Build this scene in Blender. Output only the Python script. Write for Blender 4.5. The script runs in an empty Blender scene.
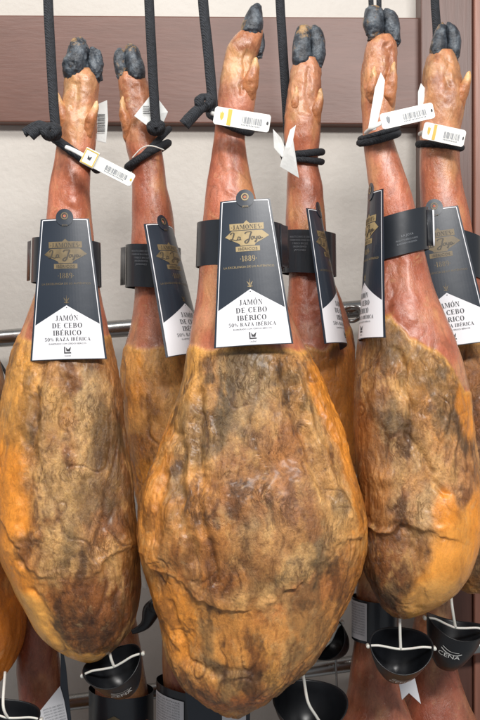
import bpy, math, random
import numpy as np
from mathutils import Vector, Matrix, Euler
random.seed(4)
sc = bpy.context.scene
C = sc.collection
R = math.radians

# ------------------------------------------------------------------ camera, world, lamps
CAMY, CAMZ, F = -1.30, 1.40, 1101.7            # F: focal length in photo pixels (480 x 720)
cam_d = bpy.data.cameras.new('camera'); cam = bpy.data.objects.new('camera', cam_d); C.objects.link(cam)
cam.location = (0, CAMY, CAMZ); cam.rotation_euler = (R(90), 0, 0)
cam_d.sensor_fit = 'VERTICAL'; cam_d.sensor_height = 24; cam_d.lens = 24 * F / 720
cam_d.clip_end = 100; cam_d.clip_start = 0.01
sc.camera = cam
w = bpy.data.worlds.new('World'); sc.world = w; w.use_nodes = True
w.node_tree.nodes['Background'].inputs[0].default_value = (0.93, 0.96, 1.0, 1)
w.node_tree.nodes['Background'].inputs[1].default_value = 0.30
def area(name, loc, target, sx, sy, power, col):
    l = bpy.data.lights.new(name, 'AREA'); l.shape = 'RECTANGLE'; l.size = sx; l.size_y = sy
    l.energy = power; l.color = col
    o = bpy.data.objects.new(name, l); C.objects.link(o); o.location = loc
    o.rotation_euler = (Vector(target) - Vector(loc)).to_track_quat('-Z', 'Y').to_euler()
    return o
area('ceiling_lamp', (-0.45, -0.72, 2.5), (0, 0.1, 1.5), 1.2, 0.22, 15, (1.0, 0.97, 0.93))
area('ceiling_lamp', (0.5, -1.75, 2.4), (0, 0, 1.3), 0.9, 0.22, 41, (1.0, 0.97, 0.94))
sc.view_settings.view_transform = 'Standard'; sc.view_settings.look = 'None'
sc.view_settings.exposure = 0.0; sc.view_settings.gamma = 1

# ------------------------------------------------------------------ helpers
def S(Y): return (Y - CAMY) / F                 # metres per photo pixel at depth Y
def P(px, py, Y):
    s = S(Y); return Vector(((px - 240) * s, Y, CAMZ - (py - 360) * s))
def lin(c):
    out = []
    for v in c:
        v = v / 255.0
        out.append(v / 12.92 if v <= 0.04045 else ((v + 0.055) / 1.055) ** 2.4)
    return out
def tag(o, label=None, cat=None, group=None, kind=None):
    if label: o['label'] = label
    if cat: o['category'] = cat
    if group: o['group'] = group
    if kind: o['kind'] = kind
    return o
def thing(name, label, cat, loc=(0, 0, 0), group=None):
    o = bpy.data.objects.new(name, None); C.objects.link(o); o.location = loc
    o.empty_display_size = 0.02
    return tag(o, label, cat, group)
def mesh_obj(name, V, Fc, mat, parent=None, smooth=True):
    me = bpy.data.meshes.new(name)
    me.from_pydata([tuple(v) for v in V], [], [tuple(f) for f in Fc]); me.update()
    if smooth: me.polygons.foreach_set('use_smooth', [True] * len(me.polygons))
    me.materials.append(mat)
    o = bpy.data.objects.new(name, me); C.objects.link(o)
    if parent is not None:
        o.parent = parent
    return o
def local(o, parent):                            # mesh written in world space: shift it into its parent's frame
    loc = parent.location
    if parent.parent: loc = parent.location + parent.parent.location
    o.data.transform(Matrix.Translation(-loc))
def center_mesh(o):                              # top-level single mesh: origin to its own middle
    vs = [v.co for v in o.data.vertices]
    c = sum(vs, Vector()) / len(vs)
    o.data.transform(Matrix.Translation(-c)); o.location = c
class MB:
    def __init__(s): s.V = []; s.F = []
    def add(s, V, Fc):
        n = len(s.V); s.V += [tuple(v) for v in V]; s.F += [tuple(i + n for i in f) for f in Fc]
    def box(s, a, b):
        x0, y0, z0 = a; x1, y1, z1 = b
        s.add([(x0,y0,z0),(x1,y0,z0),(x1,y1,z0),(x0,y1,z0),(x0,y0,z1),(x1,y0,z1),(x1,y1,z1),(x0,y1,z1)],
              [(0,3,2,1),(4,5,6,7),(0,1,5,4),(1,2,6,5),(2,3,7,6),(3,0,4,7)])
    def build(s, name, mat, parent=None, smooth=True): return mesh_obj(name, s.V, s.F, mat, parent, smooth)
def catmull(pts, n):
    pts = [np.array(p, float) for p in pts]
    if len(pts) < 3: 
        return [pts[0] + (pts[-1] - pts[0]) * i / n for i in range(n + 1)]
    out = []; m = len(pts) - 1
    for i in range(m):
        p0 = pts[max(i-1, 0)]; p1 = pts[i]; p2 = pts[i+1]; p3 = pts[min(i+2, m)]
        for k in range(n):
            t = k / n
            out.append(0.5*((2*p1)+(-p0+p2)*t+(2*p0-5*p1+4*p2-p3)*t*t+(-p0+3*p1-3*p2+p3)*t**3))
    out.append(pts[-1]); return out
def tube(pts, rad, sub=8, n=12, flat=1.0, closed=False):
    """pts: world points; rad: one radius or one per point; flat squashes the section along Y"""
    if not hasattr(rad, '__len__'): rad = [rad] * len(pts)
    q = [tuple(p) + (r,) for p, r in zip(pts, rad)]
    if closed:
        k = len(q); q3 = q + q[:1]
        full = catmull([q[-1]] + q3 + [q[1]], sub)
        full = full[sub:-sub-0][:k*sub]
    else: full = catmull(q, sub)
    A = np.array(full); pos = A[:, :3]; r = A[:, 3]; m = len(pos)
    if closed: tan = np.roll(pos, -1, 0) - np.roll(pos, 1, 0)
    else: tan = np.gradient(pos, axis=0)
    tan /= (np.linalg.norm(tan, axis=1)[:, None] + 1e-12)
    V = []; Fc = []
    nrm = np.cross(tan[0], [0, 1, 0.01]); nrm /= np.linalg.norm(nrm) + 1e-12
    for i in range(m):
        nrm = nrm - tan[i] * np.dot(nrm, tan[i]); nrm /= np.linalg.norm(nrm) + 1e-12
        bn = np.cross(tan[i], nrm)
        for j in range(n):
            a = 2 * math.pi * j / n
            d = (nrm * math.cos(a) + bn * math.sin(a)) * r[i]
            d = np.array([d[0], d[1] * flat, d[2]])
            V.append(tuple(pos[i] + d))
    for i in range(m if closed else m - 1):
        i2 = (i + 1) % m
        for j in range(n):
            Fc.append((i*n+j, i*n+(j+1) % n, i2*n+(j+1) % n, i2*n+j))
    if not closed:
        V.append(tuple(pos[0])); V.append(tuple(pos[-1])); a, b = len(V) - 2, len(V) - 1
        for j in range(n):
            Fc.append((a, (j+1) % n, j)); Fc.append((b, (m-1)*n+j, (m-1)*n+(j+1) % n))
    return V, Fc

# ---- gradient noise in numpy
_rng = np.random.RandomState(11)
_perm = _rng.permutation(256); _perm = np.concatenate([_perm, _perm, _perm])
_g = _rng.normal(size=(256, 3)); _g /= np.linalg.norm(_g, axis=1)[:, None]
def gn(p):
    i = np.floor(p).astype(int); f = p - i; i &= 255
    u = f*f*f*(f*(f*6-15)+10)
    def h(a, b, c):
        k = _perm[_perm[_perm[(i[:,0]+a) & 255] + ((i[:,1]+b) & 255)] + ((i[:,2]+c) & 255)] & 255
        return np.sum(_g[k] * (f - np.array([a, b, c])), axis=1)
    x = lambda a, b, t: a + (b - a) * t
    return x(x(x(h(0,0,0),h(1,0,0),u[:,0]), x(h(0,1,0),h(1,1,0),u[:,0]), u[:,1]),
             x(x(h(0,0,1),h(1,0,1),u[:,0]), x(h(0,1,1),h(1,1,1),u[:,0]), u[:,1]), u[:,2]) * 1.6
def fbm(p, oct=4, gain=.5):
    a = 1; s = 0; q = p.copy()
    for k in range(oct): s = s + a * gn(q); a *= gain; q = q * 2.03 + 17.3
    return s
def ridged(p, oct=4, gain=.5):
    a = 1; s = 0; q = p.copy()
    for k in range(oct): s = s + a * (1 - np.abs(gn(q)) * 2.2); a *= gain; q = q * 2.1 + 9.1
    return s
def sst(a, b, x):
    t = np.clip((x - a) / (b - a), 0, 1); return t*t*(3-2*t)
def polydist(fx, fy, poly):
    """signed distance (px) to an open polyline; positive = to the left hand of its direction"""
    best = np.full(fx.shape, 1e9); sgn = np.ones(fx.shape)
    for (x0, y0), (x1, y1) in zip(poly[:-1], poly[1:]):
        dx, dy = x1-x0, y1-y0; L = dx*dx+dy*dy
        t = np.clip(((fx-x0)*dx+(fy-y0)*dy)/L, 0, 1)
        d = np.hypot(fx-(x0+t*dx), fy-(y0+t*dy)); c = dx*(fy-y0)-dy*(fx-x0)
        m = d < best; best = np.where(m, d, best); sgn = np.where(m, np.where(c < 0, 1.0, -1.0), sgn)
    return best, sgn

# ------------------------------------------------------------------ materials
def newmat(name):
    m = bpy.data.materials.new(name); m.use_nodes = True
    nt = m.node_tree; b = nt.nodes['Principled BSDF']; return m, nt, b
def N(nt, typ, **kw):
    n = nt.nodes.new(typ)
    for k, v in kw.items():
        if k.startswith('i_'): n.inputs[k[2:].replace('_', ' ')].default_value = v
        else: setattr(n, k, v)
    return n
def ramp(nt, stops):
    r = nt.nodes.new('ShaderNodeValToRGB'); e = r.color_ramp.elements
    e[0].position, e[0].color = stops[0][0], (*stops[0][1], 1)
    e[1].position, e[1].color = stops[-1][0], (*stops[-1][1], 1)
    for p, c in stops[1:-1]:
        k = e.new(p); k.color = (*c, 1)
    return r
def simple(name, col, rough=.5, metal=0, noise=0, nscale=60, bump=0, coat=0, spec=.5, sss=0):
    m, nt, b = newmat(name)
    b.inputs['Base Color'].default_value = (*col, 1); b.inputs['Roughness'].default_value = rough
    b.inputs['Metallic'].default_value = metal; b.inputs['Specular IOR Level'].default_value = spec
    b.inputs['Coat Weight'].default_value = coat
    if sss: b.inputs['Subsurface Weight'].default_value = sss; b.inputs['Subsurface Scale'].default_value = .004
    tc = N(nt, 'ShaderNodeTexCoord'); nz = N(nt, 'ShaderNodeTexNoise', i_Scale=nscale, i_Detail=6.0)
    nt.links.new(tc.outputs['Object'], nz.inputs['Vector'])
    if noise:
        r = ramp(nt, [(.25, [max(0, c*(1-noise)) for c in col]), (.75, [min(1, c*(1+noise)) for c in col])])
        nt.links.new(nz.outputs['Fac'], r.inputs['Fac']); nt.links.new(r.outputs['Color'], b.inputs['Base Color'])
    mr = N(nt, 'ShaderNodeMapRange'); mr.inputs['To Min'].default_value = max(.03, rough-.1); mr.inputs['To Max'].default_value = min(1, rough+.12)
    nt.links.new(nz.outputs['Fac'], mr.inputs['Value']); nt.links.new(mr.outputs['Result'], b.inputs['Roughness'])
    if bump:
        bp = N(nt, 'ShaderNodeBump', i_Strength=1.0, i_Distance=bump)
        nt.links.new(nz.outputs['Fac'], bp.inputs['Height']); nt.links.new(bp.outputs['Normal'], b.inputs['Normal'])
    return m

def flesh_material():
    m, nt, b = newmat('cured_flesh'); L = nt.links.new
    tc = N(nt, 'ShaderNodeTexCoord'); at = N(nt, 'ShaderNodeAttribute', attribute_name='tint')
    rg = N(nt, 'ShaderNodeAttribute', attribute_name='rough')
    # warped coordinates
    wn = N(nt, 'ShaderNodeTexNoise', i_Scale=22.0, i_Detail=3.0); L(tc.outputs['Object'], wn.inputs['Vector'])
    ws = N(nt, 'ShaderNodeVectorMath', operation='MULTIPLY_ADD')
    L(wn.outputs['Color'], ws.inputs[0]); ws.inputs[1].default_value = (.035, .035, .035); L(tc.outputs['Object'], ws.inputs[2])
    mp = N(nt, 'ShaderNodeMapping'); mp.inputs['Scale'].default_value = (1, 1, .28); L(ws.outputs[0], mp.inputs['Vector'])
    n1 = N(nt, 'ShaderNodeTexNoise', i_Scale=34.0, i_Detail=10.0, i_Roughness=.62); L(mp.outputs[0], n1.inputs['Vector'])
    n2 = N(nt, 'ShaderNodeTexNoise', i_Scale=125.0, i_Detail=7.0, i_Roughness=.7); L(mp.outputs[0], n2.inputs['Vector'])
    n3 = N(nt, 'ShaderNodeTexNoise', i_Scale=380.0, i_Detail=5.0, i_Roughness=.65); L(tc.outputs['Object'], n3.inputs['Vector'])
    r1 = ramp(nt, [(.30, (.42, .36, .30)), (.44, (.82, .76, .70)), (.55, (1.05, 1.02, .98)), (.70, (1.38, 1.36, 1.30))])
    L(n1.outputs['Fac'], r1.inputs['Fac'])
    r2 = ramp(nt, [(.33, (.52, .44, .36)), (.48, (1, 1, 1)), (.66, (1.34, 1.32, 1.26))]); L(n2.outputs['Fac'], r2.inputs['Fac'])
    m1 = N(nt, 'ShaderNodeMix', data_type='RGBA', blend_type='MULTIPLY'); m1.inputs['Factor'].default_value = 1
    L(at.outputs['Color'], m1.inputs[6]); L(r1.outputs['Color'], m1.inputs[7])
    # how mottled: more on the dry rind than on the smooth fat
    sp = N(nt, 'ShaderNodeMapRange'); sp.inputs['To Min'].default_value = .3; sp.inputs['To Max'].default_value = 1.0
    L(rg.outputs['Fac'], sp.inputs['Value']); L(sp.outputs['Result'], m1.inputs['Factor'])
    m2 = N(nt, 'ShaderNodeMix', data_type='RGBA', blend_type='MULTIPLY')
    L(m1.outputs[2], m2.inputs[6]); L(r2.outputs['Color'], m2.inputs[7]); L(sp.outputs['Result'], m2.inputs['Factor'])
    r3 = ramp(nt, [(.36, (.78, .74, .70)), (.5, (1, 1, 1)), (.64, (1.16, 1.15, 1.12))]); L(n3.outputs['Fac'], r3.inputs['Fac'])
    m2b = N(nt, 'ShaderNodeMix', data_type='RGBA', blend_type='MULTIPLY'); L(m2.outputs[2], m2b.inputs[6]); L(r3.outputs['Color'], m2b.inputs[7]); L(sp.outputs['Result'], m2b.inputs['Factor'])
    # dark specks and cracks of dry mould
    vo = N(nt, 'ShaderNodeTexNoise', i_Scale=75.0, i_Detail=10.0, i_Roughness=.75); L(ws.outputs[0], vo.inputs['Vector'])
    rv = ramp(nt, [(.60, (0, 0, 0)), (.70, (1, 1, 1))]); L(vo.outputs['Fac'], rv.inputs['Fac'])
    mm = N(nt, 'ShaderNodeMath', operation='MULTIPLY'); L(rv.outputs['Color'], mm.inputs[0]); L(rg.outputs['Fac'], mm.inputs[1])
    m3 = N(nt, 'ShaderNodeMix', data_type='RGBA'); L(mm.outputs[0], m3.inputs['Factor']); L(m2b.outputs[2], m3.inputs[6])
    m3.inputs[7].default_value = (*lin((92, 66, 46)), 1)
    # fine dark fibres and hairline cracks running down the rind
    fm = N(nt, 'ShaderNodeMapping'); fm.inputs['Scale'].default_value = (1, 1, .2); L(ws.outputs[0], fm.inputs['Vector'])
    fn = N(nt, 'ShaderNodeTexNoise', i_Scale=130.0, i_Detail=6.0, i_Roughness=.65, i_Distortion=.4); L(fm.outputs[0], fn.inputs['Vector'])
    fs = N(nt, 'ShaderNodeMath', operation='SUBTRACT'); L(fn.outputs['Fac'], fs.inputs[0]); fs.inputs[1].default_value = .5
    fa = N(nt, 'ShaderNodeMath', operation='ABSOLUTE'); L(fs.outputs[0], fa.inputs[0])
    fl = N(nt, 'ShaderNodeMapRange'); fl.inputs['From Min'].default_value = .004; fl.inputs['From Max'].default_value = .035
    fl.inputs['To Min'].default_value = .55; fl.inputs['To Max'].default_value = 0; L(fa.outputs[0], fl.inputs['Value'])
    ff = N(nt, 'ShaderNodeMath', operation='MULTIPLY'); L(fl.outputs['Result'], ff.inputs[0])
    fp = ramp(nt, [(.46, (0, 0, 0)), (.66, (1, 1, 1))]); L(wn.outputs['Fac'], fp.inputs['Fac'])       # only in patches
    fq = N(nt, 'ShaderNodeMath', operation='MULTIPLY'); L(fp.outputs['Color'], fq.inputs[0]); L(rg.outputs['Fac'], fq.inputs[1]); L(fq.outputs[0], ff.inputs[1])
    m3b = N(nt, 'ShaderNodeMix', data_type='RGBA'); L(ff.outputs[0], m3b.inputs['Factor']); L(m3.outputs[2], m3b.inputs[6]); m3b.inputs[7].default_value = (*lin((108, 74, 46)), 1)
    # pale dry salt bloom
    sn = N(nt, 'ShaderNodeTexNoise', i_Scale=55.0, i_Detail=10.0, i_Roughness=.72)
    of = N(nt, 'ShaderNodeVectorMath', operation='ADD'); of.inputs[1].default_value = (3.1, 7.7, 1.3); L(ws.outputs[0], of.inputs[0]); L(of.outputs[0], sn.inputs['Vector'])
    rs = ramp(nt, [(.57, (0, 0, 0)), (.70, (.42, .42, .42))]); L(sn.outputs['Fac'], rs.inputs['Fac'])
    m4 = N(nt, 'ShaderNodeMix', data_type='RGBA'); L(rs.outputs['Color'], m4.inputs['Factor']); L(m3b.outputs[2], m4.inputs[6])
    m4.inputs[7].default_value = (*lin((206, 168, 118)), 1)
    L(m4.outputs[2], b.inputs['Base Color'])
    rr = N(nt, 'ShaderNodeMath', operation='MULTIPLY_ADD'); L(n1.outputs['Fac'], rr.inputs[0]); rr.inputs[1].default_value = .25
    r0 = N(nt, 'ShaderNodeMapRange'); r0.inputs['To Min'].default_value = .12; r0.inputs['To Max'].default_value = .34
    L(rg.outputs['Fac'], r0.inputs['Value']); L(r0.outputs['Result'], rr.inputs[2]); L(rr.outputs[0], b.inputs['Roughness'])
    b.inputs['Specular IOR Level'].default_value = .5
    b.inputs['Coat Weight'].default_value = .2; b.inputs['Coat Roughness'].default_value = .24
    b.inputs['Subsurface Weight'].default_value = .12; b.inputs['Subsurface Scale'].default_value = .006
    b.inputs['Subsurface Radius'].default_value = (1, .45, .2)
    # bump
    a1 = N(nt, 'ShaderNodeMath', operation='MULTIPLY_ADD'); L(n2.outputs['Fac'], a1.inputs[0]); a1.inputs[1].default_value = .65; L(n1.outputs['Fac'], a1.inputs[2])
    a2 = N(nt, 'ShaderNodeMath', operation='MULTIPLY_ADD'); L(n3.outputs['Fac'], a2.inputs[0]); a2.inputs[1].default_value = .16; L(a1.outputs[0], a2.inputs[2])
    bs = N(nt, 'ShaderNodeMapRange'); bs.inputs['To Min'].default_value = .35; bs.inputs['To Max'].default_value = 1.0; L(rg.outputs['Fac'], bs.inputs['Value'])
    bp = N(nt, 'ShaderNodeBump', i_Distance=.0042); a3 = N(nt, 'ShaderNodeMath', operation='MULTIPLY_ADD'); L(ff.outputs[0], a3.inputs[0]); a3.inputs[1].default_value = -.35; L(a2.outputs[0], a3.inputs[2])
    L(a3.outputs[0], bp.inputs['Height']); L(bs.outputs['Result'], bp.inputs['Strength'])
    L(bp.outputs['Normal'], b.inputs['Normal'])
    return m
FLESH = flesh_material()
def hoof_material():
    m, nt, b = newmat('hoof_horn'); L = nt.links.new
    tc = N(nt, 'ShaderNodeTexCoord')
    n1 = N(nt, 'ShaderNodeTexNoise', i_Scale=85.0, i_Detail=9.0, i_Roughness=.72); L(tc.outputs['Object'], n1.inputs['Vector'])
    n2 = N(nt, 'ShaderNodeTexNoise', i_Scale=38.0, i_Detail=6.0, i_Roughness=.6)
    of = N(nt, 'ShaderNodeVectorMath', operation='ADD'); of.inputs[1].default_value = (5, 2, 8); L(tc.outputs['Object'], of.inputs[0]); L(of.outputs[0], n2.inputs['Vector'])
    r = ramp(nt, [(.34, lin((24, 26, 30))), (.48, lin((50, 55, 62))), (.60, lin((82, 90, 98))), (.74, lin((138, 142, 144)))]); L(n1.outputs['Fac'], r.inputs['Fac'])
    k = ramp(nt, [(.59, (0, 0, 0)), (.68, (.85, .85, .85))]); L(n2.outputs['Fac'], k.inputs['Fac'])
    mx = N(nt, 'ShaderNodeMix', data_type='RGBA'); L(k.outputs['Color'], mx.inputs['Factor']); L(r.outputs['Color'], mx.inputs[6])
    mx.inputs[7].default_value = (*lin((176, 138, 88)), 1); L(mx.outputs[2], b.inputs['Base Color'])
    b.inputs['Roughness'].default_value = .34
    bp = N(nt, 'ShaderNodeBump', i_Distance=.0016); L(n1.outputs['Fac'], bp.inputs['Height']); L(bp.outputs['Normal'], b.inputs['Normal'])
    return m
HOOF = hoof_material()
CLAWM = simple('dewclaw_horn', lin((198, 152, 108)), .4, noise=.35, nscale=90, bump=.002)
def rope_material():
    m, nt, b = newmat('black_braided_cord'); L = nt.links.new
    tc = N(nt, 'ShaderNodeTexCoord')
    w1 = N(nt, 'ShaderNodeTexWave', wave_type='BANDS', bands_direction='DIAGONAL', i_Scale=210.0, i_Distortion=5.0, i_Detail=3.0)
    nz = N(nt, 'ShaderNodeTexNoise', i_Scale=300.0, i_Detail=4.0)
    L(tc.outputs['Object'], w1.inputs['Vector']); L(tc.outputs['Object'], nz.inputs['Vector'])
    ad = N(nt, 'ShaderNodeMath', operation='MULTIPLY_ADD'); L(w1.outputs['Fac'], ad.inputs[0]); ad.inputs[1].default_value = .45; L(nz.outputs['Fac'], ad.inputs[2])
    r = ramp(nt, [(.3, lin((16, 17, 19))), (1.0, lin((46, 49, 55)))]); L(ad.outputs[0], r.inputs['Fac'])
    L(r.outputs['Color'], b.inputs['Base Color']); b.inputs['Roughness'].default_value = .85
    bp = N(nt, 'ShaderNodeBump', i_Distance=.0008); L(ad.outputs[0], bp.inputs['Height']); L(bp.outputs['Normal'], b.inputs['Normal'])
    return m
ROPE = rope_material()
CARD = simple('black_card', lin((35, 43, 54)), .34, noise=.12, nscale=9, bump=.0006, coat=.25)
BAND = simple('black_band', lin((38, 42, 48)), .33, noise=.15, nscale=14, bump=.0008, coat=.2)
PAPER = simple('white_card', lin((226, 226, 230)), .42, noise=.03, nscale=30)
INK = simple('dark_ink', lin((48, 48, 52)), .5)
GREYINK = simple('grey_ink', lin((120, 124, 130)), .5)
GOLD = simple('gold_print', lin((160, 140, 100)), .45, noise=.12, nscale=200)
GOLDDIM = simple('dim_gold_print', lin((108, 93, 66)), .45, noise=.35, nscale=110)  # darker, more mottled copy of the gold print
DKINK = simple('emblem_ink', lin((62, 56, 48)), .5)
PLASTIC = simple('white_plastic', lin((224, 222, 214)), .3, sss=.1, noise=.04, nscale=50)
TAGW = simple('tag_white', lin((222, 222, 218)), .38, noise=.05, nscale=60)
TAGPAPER = simple('tag_paper', lin((214, 216, 214)), .7, noise=.08, nscale=45, bump=.002)
YELLOW = simple('yellow_print', lin((206, 172, 62)), .5)
CUPM = simple('black_plastic', lin((22, 24, 28)), .36, noise=.2, nscale=60)
STEEL = simple('brushed_steel', (.38, .38, .37), .26, metal=1, noise=.12, nscale=25)
WIRE = simple('dark_wire', lin((46, 46, 48)), .4, metal=.6)

def wall_material():
    m, nt, b = newmat('painted_plaster'); L = nt.links.new
    tc = N(nt, 'ShaderNodeTexCoord')
    n1 = N(nt, 'ShaderNodeTexNoise', i_Scale=3.5, i_Detail=6.0); n2 = N(nt, 'ShaderNodeTexNoise', i_Scale=90.0, i_Detail=5.0)
    L(tc.outputs['Object'], n1.inputs['Vector']); L(tc.outputs['Object'], n2.inputs['Vector'])
    r = ramp(nt, [(.3, lin((192, 186, 178))), (.7, lin((208, 203, 196)))]); L(n1.outputs['Fac'], r.inputs['Fac'])
    L(r.outputs['Color'], b.inputs['Base Color']); b.inputs['Roughness'].default_value = .6
    bp = N(nt, 'ShaderNodeBump', i_Distance=.0012); L(n2.outputs['Fac'], bp.inputs['Height']); L(bp.outputs['Normal'], b.inputs['Normal'])
    return m
WALL = wall_material()
def wood_material(name, a, b_, c, vertical=False):
    m, nt, b = newmat(name); L = nt.links.new
    tc = N(nt, 'ShaderNodeTexCoord'); mp = N(nt, 'ShaderNodeMapping')
    mp.inputs['Scale'].default_value = (14, 14, .9) if vertical else (1.6, 9, 9)
    L(tc.outputs['Object'], mp.inputs['Vector'])
    n1 = N(nt, 'ShaderNodeTexNoise', i_Scale=3.2, i_Detail=8.0, i_Roughness=.6, i_Distortion=.6); L(mp.outputs[0], n1.inputs['Vector'])
    n2 = N(nt, 'ShaderNodeTexNoise', i_Scale=22.0, i_Detail=5.0); L(mp.outputs[0], n2.inputs['Vector'])
    r = ramp(nt, [(.3, lin(a)), (.52, lin(b_)), (.72, lin(c))]); L(n1.outputs['Fac'], r.inputs['Fac'])
    k = ramp(nt, [(.35, (.94, .94, .94)), (.65, (1.03, 1.03, 1.03))]); L(n2.outputs['Fac'], k.inputs['Fac'])
    mx = N(nt, 'ShaderNodeMix', data_type='RGBA', blend_type='MULTIPLY'); mx.inputs['Factor'].default_value = 1
    L(r.outputs['Color'], mx.inputs[6]); L(k.outputs['Color'], mx.inputs[7]); L(mx.outputs[2], b.inputs['Base Color'])
    b.inputs['Roughness'].default_value = .42
    bp = N(nt, 'ShaderNodeBump', i_Distance=.00025); L(n2.outputs['Fac'], bp.inputs['Height']); L(bp.outputs['Normal'], b.inputs['Normal'])
    return m
WOOD = wood_material('brown_laminate', (98, 64, 53), (104, 69, 58), (112, 76, 65))
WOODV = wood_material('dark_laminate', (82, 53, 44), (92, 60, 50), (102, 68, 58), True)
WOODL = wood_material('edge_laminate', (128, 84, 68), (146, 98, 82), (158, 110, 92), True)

# ------------------------------------------------------------------ setting
YW = 0.40
mb = MB(); mb.box((-1.6, YW, 0.2), (1.6, YW + .08, 2.7)); tag(mb.build('wall', WALL, smooth=False), kind='structure')
def rect(name, x0, x1, y0, y1, Yf, Yb, mat, bevel=.002):
    a = P(x0, y1, Yf); b = P(x1, y0, Yf)
    c = (a + b) / 2; o = MB(); o.box((a.x-c.x, Yf - Yf, a.z-c.z), (b.x-c.x, Yb - Yf, b.z-c.z))
    ob = o.build(name, mat, smooth=False); ob.location = (c.x, Yf, c.z)
    bv = ob.modifiers.new('bevel', 'BEVEL'); bv.width = bevel; bv.segments = 2
    return ob
rb = rect('wooden_board', -400, 420, 15, 122, YW - .028, YW - .002, WOOD)
rb.rotation_euler = (0, R(.35), 0)
tag(rb, 'wide horizontal brown wood-grain board fixed across the wall behind the hooves', 'board')
pr = thing('wooden_post', 'dark brown vertical wooden post on the wall at the right side', 'post', P(470, 700, YW - .05))
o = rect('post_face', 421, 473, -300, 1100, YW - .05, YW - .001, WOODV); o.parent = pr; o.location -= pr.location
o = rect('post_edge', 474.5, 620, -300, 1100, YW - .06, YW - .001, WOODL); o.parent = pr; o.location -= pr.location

def rail(name, p0, p1, Y, rpx, label):
    a, b = P(*p0, Y), P(*p1, Y); V, Fc = tube([a, b], rpx * S(Y), sub=30, n=28)
    r = thing(name, label, 'rail', (a + b) / 2)
    o = mesh_obj('tube', V, Fc, STEEL, r); local(o, r)
    return r
ra = rail('steel_rail', (-150, 351), (610, 288), .30, 8.6, 'round steel rail running behind the labelled ham shanks')
rb2 = rail('steel_rail', (-150, 733), (610, 628), .31, 7.8, 'round steel rail near the bottom, behind the drip cups')
for root, pts, Y in ((ra, ((-60, 343), (540, 295)), .30), (rb2, ((-60, 722), (500, 645)), .31)):
    for (x, y) in pts:
        p = P(x, y, Y); V, Fc = tube([p, Vector((p.x, YW, p.z))], .007, sub=4, n=16)
        o = mesh_obj('bracket', V, Fc, STEEL, root); local(o, root)

# ------------------------------------------------------------------ lofted flesh
def hermite(t, ys, tq):
    d = np.gradient(ys, t)
    i = np.clip(np.searchsorted(t, tq, 'right') - 1, 0, len(t) - 2)
    h = t[i+1] - t[i]; u = (tq - t[i]) / h
    # limit slopes (monotone-ish)
    sl = (ys[i+1] - ys[i]) / h
    m0 = np.clip(d[i], np.minimum(0, 3*sl) - 1e-9 + np.where(sl == 0, 0, 0), np.maximum(0, 3*sl) + 1e-9)
    m1 = np.clip(d[i+1], np.minimum(0, 3*sl) - 1e-9, np.maximum(0, 3*sl) + 1e-9)
    return (2*u**3-3*u**2+1)*ys[i] + (u**3-2*u**2+u)*h*m0 + (-2*u**3+3*u**2)*ys[i+1] + (u**3-u**2)*h*m1
def loft(rows, Y0, nu, nv, ratio=None, n=2.3, ylean=None):
    """rows (py, xl, xr) in photo pixels at depth Y0. Returns grids."""
    A = np.array(rows, float); cy = A[:, 0]; cx = (A[:, 1]+A[:, 2])/2; hw = (A[:, 2]-A[:, 1])/2
    t = np.concatenate([[0], np.cumsum(np.hypot(np.diff(cy), np.diff(hw)))]) + np.arange(len(cy))*1e-6
    tq = np.linspace(0, t[-1], nv)
    cy, cx, hw = hermite(t, cy, tq), hermite(t, cx, tq), np.maximum(hermite(t, hw, tq), .15)
    if ratio is None:
        hd = hw * (0.97 - 0.33 * sst(25, 112, hw))
    else: hd = hw * ratio
    th = np.linspace(0, 2*np.pi, nu, endpoint=False) + np.pi/2      # starts at the back
    c, s_ = np.cos(th), np.sin(th)
    ex = np.sign(c)*np.abs(c)**(2/n); ey = np.sign(s_)*np.abs(s_)**(2/n)
    s = S(Y0)
    X = (cx[:, None] + hw[:, None]*ex[None]); Yo = hd[:, None]*ey[None]
    Z = np.repeat(cy[:, None], nu, 1)
    yl = 0 if ylean is None else np.interp(cy, [p[0] for p in ylean], [p[1] for p in ylean])[:, None]
    W = np.stack([(X-240)*s, Y0 + Yo*s + yl, CAMZ-(Z-360)*s], -1).reshape(-1, 3)
    # radial direction, with vertical slope
    nx = ex[None]/np.maximum(hw[:, None], 1e-3); ny = ey[None]/np.maximum(hd[:, None], 1e-3)
    sl = np.gradient(hw)/np.maximum(np.gradient(cy), 1e-3); sl = np.clip(sl, -4, 4)[:, None]*np.ones((1, nu))
    L = np.hypot(nx, ny)+1e-9
    D = np.stack([nx/L, ny/L, sl*1.0], -1); D /= np.linalg.norm(D, axis=-1)[..., None]
    return W, D.reshape(-1, 3), X.reshape(-1), Z.reshape(-1), np.tile(-ey, nv)
def grid_faces(nu, nv):
    i = np.arange(nv-1)[:, None]; j = np.arange(nu)[None]; j2 = (j+1) % nu
    f = np.stack([i*nu+j, i*nu+j2+0*i, (i+1)*nu+j2, (i+1)*nu+j], -1).reshape(-1, 4)
    return f
def fast_mesh(name, V, quads, tris, mat, parent):
    me = bpy.data.meshes.new(name)
    me.vertices.add(len(V)); me.vertices.foreach_set('co', V.astype(np.float32).ravel())
    nl = quads.size + tris.size; me.loops.add(nl)
    me.loops.foreach_set('vertex_index', np.concatenate([quads.ravel(), tris.ravel()]).astype(np.int32))
    me.polygons.add(len(quads)+len(tris))
    st = np.concatenate([np.arange(len(quads))*4, quads.size + np.arange(len(tris))*3])
    me.polygons.foreach_set('loop_start', st.astype(np.int32))
    me.update(calc_edges=True); me.validate()
    me.polygons.foreach_set('use_smooth', [True]*len(me.polygons))
    me.materials.append(mat)
    o = bpy.data.objects.new(name, me); C.objects.link(o); o.parent = parent
    return o
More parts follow.
